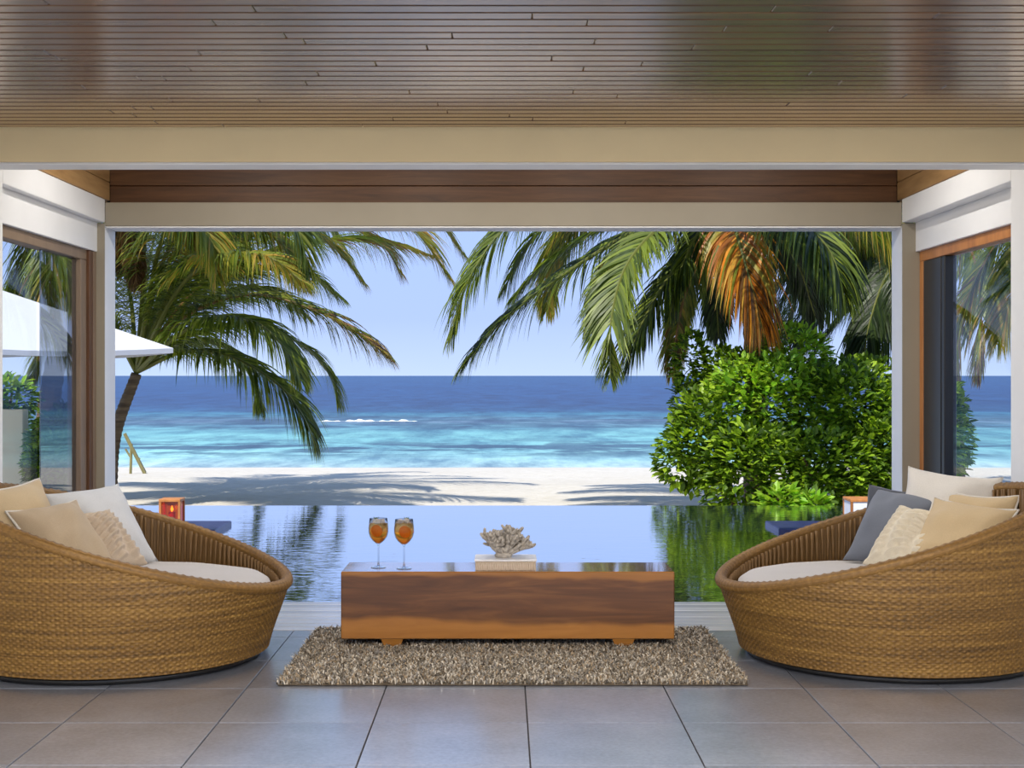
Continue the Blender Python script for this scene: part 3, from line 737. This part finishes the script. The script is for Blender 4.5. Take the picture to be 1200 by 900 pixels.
# ------------------------------------------------------------------ palms
GREEN = [lin(72, 88, 26), lin(102, 118, 36), lin(132, 146, 50), lin(82, 100, 38), lin(116, 128, 52)]
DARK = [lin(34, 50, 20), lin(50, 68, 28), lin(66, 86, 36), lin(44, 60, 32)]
YEL = [lin(140, 142, 52), lin(164, 152, 62), lin(178, 146, 62), lin(118, 128, 44)]
ORG = [lin(214, 140, 40), lin(194, 116, 34), lin(220, 170, 70), lin(166, 106, 44)]
BRN = [lin(120, 88, 50), lin(96, 70, 40), lin(150, 118, 74)]
def frond_mb(pts, L=.85, palf=None, n=200, droop=.55, seed=0, start=.13, wid=.036):
    """pts: rachis way points in metres; palf(t): list of colours at t along it"""
    r = random.Random(seed); mb = MB(); S = spline(pts, 60)
    rr = [.032*(1-i/60)+.006 for i in range(61)]
    mb.tube(S[::3], rr[::3], 6, 0); cc = palf(.0); rc = lin(128, 132, 62)
    if palf(.9)[0] in BRN: rc = lin(140, 108, 66)
    mb.c += [rc]*len(mb.v)
    Ltot = sum((S[i+1]-S[i]).length for i in range(60))
    for k in range(n):
        t_ = start+(1-start)*(k+.5)/n; u = t_*60; i = min(int(u), 59); p = S[i].lerp(S[i+1], u-i); tg = (S[i+1]-S[i]).normalized()
        side = tg.cross(Vector((0, 0, 1)))
        if side.length < .25: side = side+Vector((.25, .05, 0))
        side.normalize(); upv = side.cross(tg).normalized()
        prof = min(1, (t_-start)/.12+.35)*(1-max(0, (t_-.62)/.38)**1.6*.72)
        for s_ in (-1, 1):
            ll = L*prof*r.uniform(.82, 1.12); ang = math.radians(r.uniform(30, 48)+22*t_)
            if r.random() < .02: continue
            d = (side*s_*math.cos(ang)+tg*math.sin(ang)+upv*r.uniform(.0, .32)).normalized()
            q = p.copy(); w0 = wid*r.uniform(.8, 1.15)*(.6+.4*prof); c = r.choice(palf(t_)); f_ = r.uniform(.82, 1.15); c = (c[0]*f_, c[1]*f_, c[2]*f_, 1)
            o = len(mb.v); ns = 5; dr = droop*r.uniform(.7, 1.3)
            for m_ in range(ns+1):
                a = m_/ns; wv = w0*(.35+.65*min(1, a/.2)) if a < .25 else w0*(1-((a-.25)/.75)**1.5)
                pr = d.cross(Vector((r.uniform(-.1, .1), r.uniform(-.1, .1), 1)));
                pr = (pr if pr.length > .1 else Vector((1, 0, 0))).normalized()
                pr = (pr*.75+upv*.55*s_).normalized()
                mb.v.append(tuple(q-pr*wv*.5)); mb.v.append(tuple(q+pr*wv*.5)); mb.c += [c, c]
                d = (d+Vector((0, 0, -dr*.42*(.4+a)))).normalized(); q = q+d*ll/ns
            for m_ in range(ns): mb.f.append((o+2*m_, o+2*m_+1, o+2*m_+3, o+2*m_+2)); mb.m.append(0)
    return mb
def mixpal(*stops):
    def f(t_):
        for lim, p_ in stops:
            if t_ <= lim: return p_
        return stops[-1][1]
    return f
G = mixpal((.75, GREEN), (1, GREEN+YEL[:1])); GY = mixpal((.3, GREEN), (.7, GREEN+YEL), (1, YEL)); D_ = mixpal((1, DARK)); GD = mixpal((1, GREEN+DARK))
YO = mixpal((.2, YEL), (.55, YEL+ORG), (1, ORG+BRN)); GB = mixpal((.55, GREEN+YEL[:1]), (.8, GREEN+YEL+BRN), (1, BRN+YEL)); BR_ = mixpal((1, BRN)); YG = mixpal((1, YEL+GREEN[1:3]))
def palm(base, crown, r0, fronds, label, group, seed, bend=(0, 0)):
    root = empty('palm_tree', base, label, 'palm tree', group)
    b = Vector(base); c = Vector(crown); mid = (b+c)/2+Vector((bend[0], bend[1], 0))
    S = spline([Vector((0, 0, -.15)), mid-b, c-b], 48); mb = MB()
    rads = []
    for i in range(49):
        k = i/48; rads.append((r0*(1.25 if k < .06 else 1)*(1-.28*k))*(1.07 if i % 2 else .97))
    mb.tube(S, rads, 14); mb.build('trunk', 'trunk_bark', root, True)
    for i, (pts, L, pal_, dr) in enumerate(fronds):
        fm = frond_mb([Vector(p)-b for p in pts], L*1.12, pal_, seed=seed*100+i, droop=dr*1.2)
        fm.build('frond', 'frond_leaf', root)
    return root
def tr(D, *pp):   # pixel way points with depth offsets
    return [P(x, y, D+d) for x, y, d in pp]
# young leaning palm beside the umbrella
D = 21.0; c0 = (160, 436, 0)
fr = [
 (tr(D, c0, (215, 412, -.5), (270, 418, -1.0), (325, 450, -1.4), (355, 488, -1.5), (368, 520, -1.5)), .8, G, .75),
 (tr(D, c0, (220, 395, .4), (290, 380, .8), (350, 402, 1.0), (384, 436, 1.1), (397, 470, 1.1)), .8, G, .7),
 (tr(D, c0, (215, 372, -.3), (290, 345, -.8), (360, 360, -1.2), (415, 388, -1.4), (455, 418, -1.5)), .8, GB, .6),
 (tr(D, c0, (220, 350, .6), (300, 300, 1.4), (385, 282, 2.0), (450, 284, 2.3), (505, 300, 2.4)), .85, GB, .6),
 (tr(D, c0, (225, 320, -.6), (320, 255, -1.4), (410, 242, -2.0), (480, 265, -2.3), (526, 325, -2.4)), .9, GY, .6),
 (tr(D, c0, (205, 330, 0), (270, 268, 0), (330, 262, 0), (385, 285, 0), (425, 330, 0)), .85, GY, .6),
 (tr(D, c0, (190, 310, -1), (235, 235, -2.2), (300, 225, -3.0), (345, 262, -3.4), (362, 320, -3.5)), .8, G, .6),
 (tr(D, c0, (180, 320, .6), (205, 240, 1.4), (240, 190, 2.2), (300, 180, 2.6)), .9, G, .5),
 (tr(D, c0, (168, 330, -.4), (172, 250, -.8), (190, 180, -1.0), (230, 140, -1.2)), .9, G, .5),
 (tr(D, c0, (200, 380, 1.2), (250, 345, 2.4), (310, 340, 3.2), (360, 372, 3.6)), .8, G, .6),
 (tr(D, c0, (205, 395, -1.2), (250, 372, -2.0), (300, 378, -2.6), (335, 410, -2.8), (352, 445, -2.9)), .75, G, .7),
 (tr(D, c0, (205, 345, -1.4), (250, 305, -2.6), (310, 300, -3.4), (355, 330, -3.7)), .8, GY, .6),
 (tr(D, c0, (120, 350, .5), (85, 320, .8), (45, 335, 1.0), (20, 390, 1.0)), .85, G, .6),
 (tr(D, c0, (130, 385, -.4), (95, 372, -.8), (60, 395, -1.0), (40, 440, -1.0)), .8, G, .6),
 (tr(D, c0, (150, 330, .8), (120, 240, 1.6), (80, 200, 2.2)), .9, G, .5),
 (tr(D, c0, (215, 360, 1.6), (285, 318, 3.0), (350, 318, 3.8), (400, 350, 4.2)), .85, G, .7),
 (tr(D, c0, (215, 335, 1.0), (290, 275, 2.2), (370, 258, 3.0), (440, 280, 3.4), (470, 320, 3.5)), .9, GB, .8),
 (tr(D, c0, (200, 320, 1.8), (250, 260, 3.2), (310, 240, 4.2), (370, 255, 4.8), (410, 300, 5.0)), .9, G, .8),
 (tr(D, c0, (195, 350, -.8), (235, 285, -1.6), (285, 262, -2.2), (330, 285, -2.5), (350, 330, -2.6)), .8, GY, .8),
 (tr(D, c0, (185, 350, 1.0), (210, 285, 2.0), (245, 262, 2.6), (280, 285, 2.9), (295, 330, 3.0)), .8, G, .8),
 (tr(D, c0, (175, 345, -1.0), (190, 280, -2.0), (215, 250, -2.8), (245, 275, -3.2), (255, 325, -3.3)), .75, GY, .8),
 (tr(D, c0, (225, 300, .2), (310, 225, .4), (410, 215, .5), (500, 250, .6), (545, 300, .6)), .9, GY, .7),
 (tr(D, c0, (190, 410, 1.0), (230, 398, 1.8), (270, 412, 2.2), (295, 445, 2.3), (305, 480, 2.3)), .7, G, .8),
 (tr(D, c0, (168, 360, 1.6), (178, 290, 3.0), (195, 250, 4.0), (215, 280, 4.6)), .8, GD, .8),
]
palm((P(128, 580, D).x, D, sand_z(0, 21)), P(160, 438, D), .105, fr, 'young green palm leaning out from behind the white umbrella', 'coconut palms on the beach', 1, (-.12, 0))
# tall palm whose dry fronds hang above it
D = 20.0; c0 = (118, 205, 0)
fr = [
 (tr(D, c0, (140, 225, -.4), (152, 262, -.6), (158, 300, -.6), (160, 335, -.6)), .42, BR_, .9),
 (tr(D, c0, (135, 235, .5), (142, 275, .7), (144, 320, .8)), .45, BR_, .9),
 (tr(D, c0, (165, 205, -.8), (200, 240, -1.4), (222, 285, -1.5)), .6, YG, .8),
 (tr(D, c0, (95, 225, -1), (70, 280, -1.6), (58, 340, -1.8), (52, 405, -1.8)), .75, GB, .7),
 (tr(D, c0, (80, 215, 0), (45, 255, 0), (22, 320, 0), (10, 390, 0)), .8, GD, .7),
 (tr(D, c0, (95, 235, 1), (80, 285, 1.6), (76, 345, 1.8)), .7, D_, .7),
 (tr(D, c0, (165, 140, 0), (260, 120, 0), (340, 160, 0), (380, 240, 0)), .9, G, .6),
 (tr(D, c0, (140, 120, 1.4), (190, 70, 3), (250, 90, 4)), .9, G, .6),
 (tr(D, c0, (90, 120, -1), (40, 90, -2), (-30, 130, -2.6)), .9, G, .6),
 (tr(D, c0, (60, 180, .5), (-20, 200, 1), (-80, 280, 1)), .9, G, .6),
 (tr(D, c0, (118, 120, -2), (130, 90, -3.6), (140, 150, -4.6)), .9, G, .6),
]
palm((P(38, 575, D).x, D, sand_z(-6, 20)), P(118, 212, D), .16, fr, 'tall palm with dry brown fronds hanging behind the corner post', 'coconut palms on the beach', 2, (-.1, 0))
# big palm behind the bush
D = 19.0; c0 = (868, 222, 0)
fr = [
 (tr(D, c0, (740, 205, -.8), (620, 245, -1.4), (556, 315, -1.7), (528, 395, -1.8)), .85, G, .75),
 (tr(D, c0, (760, 262, -.8), (660, 322, -1.4), (590, 375, -1.6), (540, 432, -1.7)), .8, GD, .7),
 (tr(D, c0, (760, 222, .9), (690, 250, 1.5), (652, 300, 1.9), (640, 365, 2.0)), .8, GY, .8),
 (tr(D, c0, (790, 255, -1.4), (738, 305, -2.2), (717, 370, -2.6), (715, 442, -2.7)), .65, G, .35),
 (tr(D, c0, (820, 278, -.6), (775, 338, -1.0), (748, 390, -1.2), (734, 432, -1.2)), .62, GD, .6),
 (tr(D, c0, (825, 295, .8), (803, 345, 1.2), (792, 395, 1.4), (787, 440, 1.4)), .55, GB, .8),
 (tr(D, c0, (860, 255, -1.0), (868, 292, -1.5), (882, 340, -1.7), (893, 385, -1.7)), .85, YO, .9),
 (tr(D, c0, (790, 235, 0), (700, 270, 0), (640, 310, 0), (600, 350, 0)), .8, GD, .8),
 (tr(D, c0, (940, 210, -1), (1010, 235, -1.8), (1060, 290, -2.2), (1085, 360, -2.3)), .9, GY, .8),
 (tr(D, c0, (930, 235, 1), (990, 262, 1.6), (1035, 310, 2), (1055, 370, 2)), .85, YG, .8),
 (tr(D, c0, (900, 262, .5), (935, 310, .9), (955, 370, 1.1)), .7, D_, .8),
 (tr(D, c0, (845, 280, 1.5), (840, 340, 2.2), (842, 395, 2.4)), .6, D_, .8),
 (tr(D, c0, (800, 150, .5), (720, 120, 1), (640, 150, 1.4), (590, 220, 1.5)), .9, G, .6),
 (tr(D, c0, (930, 140, .5), (1010, 120, 1), (1080, 170, 1.2)), .9, G, .6),
 (tr(D, c0, (870, 140, -1.5), (880, 110, -3.0), (900, 150, -4.2), (910, 235, -4.8)), .9, G, .6),
 (tr(D, c0, (860, 140, 1.5), (850, 110, 3.0), (840, 150, 4.2)), .9, G, .6),
 (tr(D, c0, (790, 215, .4), (700, 225, .8), (630, 275, 1.0), (590, 340, 1.1)), .9, GD, .9),
 (tr(D, c0, (800, 240, 1.8), (745, 275, 2.8), (705, 330, 3.2), (690, 385, 3.3)), .8, YG, .9),
 (tr(D, c0, (810, 250, .2), (760, 290, .3), (720, 340, .4), (700, 385, .4)), .7, GD, .9),
 (tr(D, c0, (930, 220, -.2), (985, 245, -.4), (1030, 285, -.5), (1055, 340, -.5)), .9, G, .9),
 (tr(D, c0, (910, 240, -1.6), (945, 262, -2.4), (975, 300, -2.8), (990, 350, -2.9)), .8, GD, .9),
 (tr(D, c0, (905, 250, 1.6), (930, 285, 2.6), (945, 335, 3.0)), .8, D_, .9),
 (tr(D, c0, (835, 250, -.6), (812, 285, -.9), (795, 325, -1.0), (785, 370, -1.0)), .55, GD, .8),
]
palm((P(885, 575, D).x, D, sand_z(3, 19)), P(868, 228, D), .17, fr, 'large palm with a drooping orange dying frond above the leafy bush', 'coconut palms on the beach', 3, (.1, 0))
# dark-leaved palm further right
D = 23.0; c0 = (1105, 235, 0)
fr = [
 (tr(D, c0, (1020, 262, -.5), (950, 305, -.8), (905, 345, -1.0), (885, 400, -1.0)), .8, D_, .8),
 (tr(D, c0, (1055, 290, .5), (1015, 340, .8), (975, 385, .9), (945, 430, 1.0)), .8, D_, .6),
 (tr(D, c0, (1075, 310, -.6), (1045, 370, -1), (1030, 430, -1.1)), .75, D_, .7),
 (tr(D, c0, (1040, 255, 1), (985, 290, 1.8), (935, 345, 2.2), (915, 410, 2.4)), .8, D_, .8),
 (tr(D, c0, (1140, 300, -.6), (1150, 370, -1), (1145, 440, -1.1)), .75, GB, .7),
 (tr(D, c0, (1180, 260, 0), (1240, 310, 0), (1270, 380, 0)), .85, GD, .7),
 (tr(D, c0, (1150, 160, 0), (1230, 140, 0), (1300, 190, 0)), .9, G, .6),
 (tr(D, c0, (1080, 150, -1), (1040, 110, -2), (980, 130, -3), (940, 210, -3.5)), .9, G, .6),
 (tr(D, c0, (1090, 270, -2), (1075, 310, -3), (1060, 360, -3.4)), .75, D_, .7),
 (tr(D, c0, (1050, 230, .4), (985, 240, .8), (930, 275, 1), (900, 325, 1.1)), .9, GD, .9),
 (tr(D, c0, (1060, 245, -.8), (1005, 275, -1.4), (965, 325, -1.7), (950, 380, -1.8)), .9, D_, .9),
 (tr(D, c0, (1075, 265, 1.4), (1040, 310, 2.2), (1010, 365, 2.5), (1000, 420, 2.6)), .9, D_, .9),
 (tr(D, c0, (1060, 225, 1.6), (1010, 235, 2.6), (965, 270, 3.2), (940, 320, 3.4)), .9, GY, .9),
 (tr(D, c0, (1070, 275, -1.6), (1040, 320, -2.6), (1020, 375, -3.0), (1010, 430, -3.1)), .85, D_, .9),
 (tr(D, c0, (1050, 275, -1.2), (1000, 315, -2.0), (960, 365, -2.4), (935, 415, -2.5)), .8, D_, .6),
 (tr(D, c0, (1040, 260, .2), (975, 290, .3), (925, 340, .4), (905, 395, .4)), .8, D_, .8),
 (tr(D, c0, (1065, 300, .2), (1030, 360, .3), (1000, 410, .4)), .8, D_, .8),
]
palm((P(1120, 570, D).x, D, sand_z(7, 23)), P(1105, 242, D), .17, fr, 'dark palm behind the leafy bush and white corner post', 'coconut palms on the beach', 4)
# palm added beyond the right window, standing in for mirrored fronds
D = 17.5; c0 = (1275, 190, 0)
fr = [
 (tr(D, c0, (1215, 225, 0), (1165, 290, 0), (1130, 360, 0), (1112, 440, 0)), .85, GB, .7),
 (tr(D, c0, (1200, 205, 1), (1140, 250, 1.6), (1100, 320, 2.0), (1085, 400, 2)), .85, GB, .7),
 (tr(D, c0, (1230, 250, -.8), (1195, 320, -1.2), (1170, 400, -1.3)), .8, GY, .7),
 (tr(D, c0, (1340, 220, 0), (1400, 300, 0), (1420, 390, 0)), .85, G, .7),
 (tr(D, c0, (1290, 110, 1), (1340, 70, 2), (1420, 110, 3)), .9, G, .6),
 (tr(D, c0, (1230, 110, -1), (1160, 80, -2), (1090, 130, -3)), .9, G, .6),
]
palm((P(1300, 585, D).x, D, -.5), P(1275, 196, D), .16, fr, 'added palm with yellowing fronds beyond the black-framed window, standing in for a reflection', 'coconut palms on the beach', 5)

# ------------------------------------------------------------------ bushes
LV = [(0, 0, 0), (.35, .26, .05), (.72, .20, .04), (1, 0, -.06), (.72, -.20, .04), (.35, -.26, .05), (.5, 0, -.03)]
LFc = [(0, 6, 1), (1, 6, 2), (2, 6, 3), (3, 6, 4), (4, 6, 5), (5, 6, 0)]
leaf_me = bpy.data.meshes.new('leaf'); leaf_me.from_pydata(LV, [], LFc); leaf_me.materials.append(M['single_leaf'])
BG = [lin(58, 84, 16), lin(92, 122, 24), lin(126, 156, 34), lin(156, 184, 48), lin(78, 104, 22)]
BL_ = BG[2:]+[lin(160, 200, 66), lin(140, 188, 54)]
def leaf_matrix(p, out, size, r):
    d = (out+Vector((r.uniform(-.8, .8), r.uniform(-.8, .8), r.uniform(-.7, .5)))).normalized()
    upv = (Vector((0, 0, 1))+Vector((r.uniform(-.5, .5), r.uniform(-.7, .3), 0))).normalized()
    s_ = upv.cross(d); s_ = s_ if s_.length > .05 else Vector((1, 0, 0)); s_.normalize(); u_ = d.cross(s_)
    m = Matrix((d*size, s_*size, u_*size)).transposed().to_4x4(); m.translation = p; return m
def bush(root_loc, lobes, count, size, label, seed, singles=0, group=None, pal=BG, stems=8, lean=0):
    r = random.Random(seed); root = empty('leafy_bush', root_loc, label, 'bush', group); b = Vector(root_loc)
    mb = MB(); cand = []; areas = [rx*rz for _, rx, ry, rz, _ in lobes]; tot = sum(areas)
    for (c, rx, ry, rz, pp), ar in zip(lobes, areas):
        k = int(count*ar/tot)
        for _ in range(k):
            v = Vector((r.gauss(0, 1), r.gauss(0, 1), r.gauss(0, 1))).normalized()
            if v.y > .35 and r.random() < .7: v.y = -v.y
            f = r.uniform(.62, 1.06)**.6; p = Vector(c)+Vector((v.x*rx*f, v.y*ry*f, v.z*rz*f))
            lump = 1+.16*noise.noise(Vector((p.x*2.2, p.y*2.2, p.z*2.2))); p = Vector(c)+(p-Vector(c))*lump
            if p.z < b.z+.03: p.z = b.z+r.uniform(.03, .2)
            m = leaf_matrix(p-b, Vector((v.x, v.y, v.z*.6+.1)), size*r.uniform(.7, 1.3), r)
            if singles and v.y < -.2 and f > .96 and len(cand) < 4000: cand.append((m, p)); 
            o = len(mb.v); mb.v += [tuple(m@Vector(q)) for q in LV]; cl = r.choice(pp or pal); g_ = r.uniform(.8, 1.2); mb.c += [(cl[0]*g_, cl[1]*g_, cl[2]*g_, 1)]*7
            mb.f += [tuple(i+o for i in q) for q in LFc]; mb.m += [0]*6
    if singles:
        r.shuffle(cand)
        for m, p in cand[:singles]:
            o = link('leaf', leaf_me, root)
            mm = m.copy(); mm.translation = m.translation+Vector((0, -.06, .01)); o.matrix_local = mm
    tag(mb.build('foliage', 'bush_leaf', root), kind='stuff')
    for k in range(stems):
        c, rx, ry, rz, _ = lobes[k % len(lobes)]; tip = Vector(c)-b+Vector((r.uniform(-.5, .5)*rx, r.uniform(-.3, .3)*ry, r.uniform(.1, .6)*rz))
        base = Vector((tip.x*.55+r.uniform(-.2, .2), tip.y*.5, -.05))
        MB().tube(spline([base, (base+tip)/2+Vector((r.uniform(-.15, .15), 0, .1)), tip], 8), [.035-.003*i for i in range(9)], 6).build('stem', 'stem_bark', root, True)
    return root
def lobe(px, py, D, rx, rz, ry=None, pp=None):
    k = D/F; return (P(px, py, D), rx*k, (ry or (rx+rz)/2)*k, rz*k, pp)
lb = [lobe(905, 475, 17.4, 88, 62, 70, BL_), lobe(985, 500, 17.2, 78, 75, 75), lobe(838, 508, 17.2, 58, 54, 55), lobe(808, 535, 17.0, 40, 40, 42), lobe(928, 425, 17.8, 46, 42, 46, BL_),  # lobes given the lighter palette carry sunlight in their leaf colour
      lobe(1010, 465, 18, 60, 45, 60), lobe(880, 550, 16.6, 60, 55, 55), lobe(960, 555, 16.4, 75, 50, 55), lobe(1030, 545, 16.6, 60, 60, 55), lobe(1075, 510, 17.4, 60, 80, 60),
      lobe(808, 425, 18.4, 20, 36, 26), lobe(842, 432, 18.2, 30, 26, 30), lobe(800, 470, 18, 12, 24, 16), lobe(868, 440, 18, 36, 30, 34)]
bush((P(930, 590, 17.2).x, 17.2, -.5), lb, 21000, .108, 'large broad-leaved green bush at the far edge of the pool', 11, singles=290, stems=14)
bush((P(930, 590, 15.4).x, 15.45, -.5), [lobe(915, 596, 15.45, 26, 24, 18, BL_), lobe(950, 600, 15.5, 24, 20, 18, BL_)], 500, .14, 'low bright green plant at the foot of the broad-leaved bush', 12, stems=4)
bush((P(75, 580, 17).x, 17, -.5), [lobe(70, 535, 17, 34, 42, 34), lobe(80, 520, 17.6, 30, 40, 30), lobe(60, 550, 16.6, 26, 26, 26)], 2600, .13, 'dark green bush seen through the coated window pane', 13, stems=5, pal=BG[:3])
bush((P(5, 500, 18).x, 18, -.45), [lobe(0, 468, 18, 45, 24, 30, BL_), lobe(-50, 470, 18, 50, 30, 30, BL_), lobe(-10, 520, 18, 60, 50, 30, BL_)], 3000, .12, 'sunlit pale green hedge above the cream garden wall', 14, stems=5)
tag(MB().box(P(-120, 0, 17.3).x, P(27, 0, 17.3).x, 17.3, 17.5, -.55, P(0, 480, 17.3).z, .01).build('garden_wall', 'cream_render'), 'low cream rendered garden wall in front of the hedge', 'wall')

# ------------------------------------------------------------------ umbrella
D = 16.0
tip = P(203, 408, D); apx = P(-10, 336, D)
root = empty('beach_umbrella', (apx.x, D, -.45), 'white canvas beach umbrella in front of the young palm', 'umbrella')
hz = apx.z+.45; ez = tip.z+.45; rd = tip.x-apx.x
mb = MB(); n = 4; cor = [(rd*math.cos(PI/2*k), rd*math.sin(PI/2*k)) for k in range(4)]
sub = 8
for k in range(4):
    a, b = cor[k], cor[(k+1) % 4]; o = len(mb.v)
    for i in range(sub+1):
        for j in range(sub+1):
            s_ = i/sub; q = j/sub; x = (a[0]*(1-q)+b[0]*q)*s_; y_ = (a[1]*(1-q)+b[1]*q)*s_
            sag = -.05*math.sin(PI*q)*s_
            mb.v.append((x, y_, hz+(ez-hz)*s_+sag))
    for i in range(sub):
        for j in range(sub): mb.f.append((o+i*(sub+1)+j, o+(i+1)*(sub+1)+j, o+(i+1)*(sub+1)+j+1, o+i*(sub+1)+j+1)); mb.m.append(0)
mb.build('canopy', 'umbrella_canvas', root)
mb2 = MB()
for k in range(4):
    a, b = cor[k], cor[(k+1) % 4]; o = len(mb2.v)
    for j in range(sub+1):
        q = j/sub; x = a[0]*(1-q)+b[0]*q; y_ = a[1]*(1-q)+b[1]*q; z = ez-.05*math.sin(PI*q)
        mb2.v += [(x, y_, z), (x, y_, z-.055)]
    for j in range(sub): mb2.f.append((o+2*j, o+2*j+1, o+2*j+3, o+2*j+2)); mb2.m.append(0)
mb2.build('valance', 'umbrella_canvas', root)
MB().tube([(0, 0, -.1), (0, 0, hz+.06)], .025, 12).build('pole', 'teak', root, True)
for k in range(4): MB().tube([(0, 0, hz-.03), (cor[k][0]*.98, cor[k][1]*.98, ez-.02)], .009, 6).build('rib', 'teak', root)
MB().lathe([(.03, -.02), (.28, -.02), (.28, .05), (.03, .08)], 24).build('base', 'plinth_stone', root)

# wooden folding beach chair leaning frame
D = 28.4; k = D/F
bz = sand_z(-7.4, D)
o0 = P(153, 548, D); root = empty('beach_chair', (o0.x, D, bz), 'weathered wooden folding beach chair frame on the sand near the waterline', 'chair')
def rel(px, py, dy): q = P(px, py, D+dy); return Vector((q.x-o0.x, q.y-D+0, q.z-bz))
for dy in (-.22, .22):
    a = rel(146, 508, dy); b = rel(170, 549, dy); b.z = .0; MB().tube([a, b], .035, 6).build('rail', 'weathered_wood', root)
    a = rel(154, 520, dy); b = rel(153, 549, dy); b.z = 0; MB().tube([a, b], .028, 6).build('leg', 'weathered_wood', root)
MB().tube([rel(147, 526, -.22), rel(153, 536, -.22)], .02, 6).build('brace', 'weathered_wood', root)
for u in (.08, .3, .5, .72):
    a = rel(146, 508, -.22).lerp(rel(170, 549, -.22), u); b = rel(146, 508, .22).lerp(rel(170, 549, .22), u); MB().tube([a, b], .022, 6).build('crossbar', 'weathered_wood', root)

# ------------------------------------------------------------------ ceiling downlights (room lamps), with unseen porch ones added as fill
for i, (x, y_, z_) in enumerate(((-1.7, 3.2, CEIL), (0, 3.2, CEIL), (1.7, 3.2, CEIL), (-1.7, .8, CEIL), (0, .8, CEIL), (1.7, .8, CEIL), (-1.8, 8.3, 3.098), (-.6, 8.3, 3.098), (.6, 8.3, 3.098), (1.8, 8.3, 3.098))):
    root = empty('downlight', (x, y_, z_), 'round recessed downlight with metal ring in the %s' % ('slat ceiling' if i < 6 else 'porch ceiling behind the cream beam, added unseen as fill'), 'lamp', 'recessed downlights of the %s' % ('lounge' if i < 6 else 'porch added as fill'))
    MB().lathe([(.05, 0), (.065, 0), (.065, -.008), (.05, -.008), (.05, 0)], 28).build('ring', 'metal_ring', root, True)
    MB().lathe([(.001, -.002), (.049, -.002), (.049, -.001), (.001, -.001)], 28).build('diffuser', 'lamp_emit', root)
    ld = bpy.data.lights.new('downlight_lamp', 'AREA'); ld.shape = 'DISK'; ld.size = .1; ld.energy = 48 if i < 6 else 15; ld.color = (1, .92, .82) if i < 6 else (1, .96, .92)
    lo = bpy.data.objects.new('downlight_lamp', ld); C.objects.link(lo); lo.parent = root; lo.location = (0, 0, -.015)
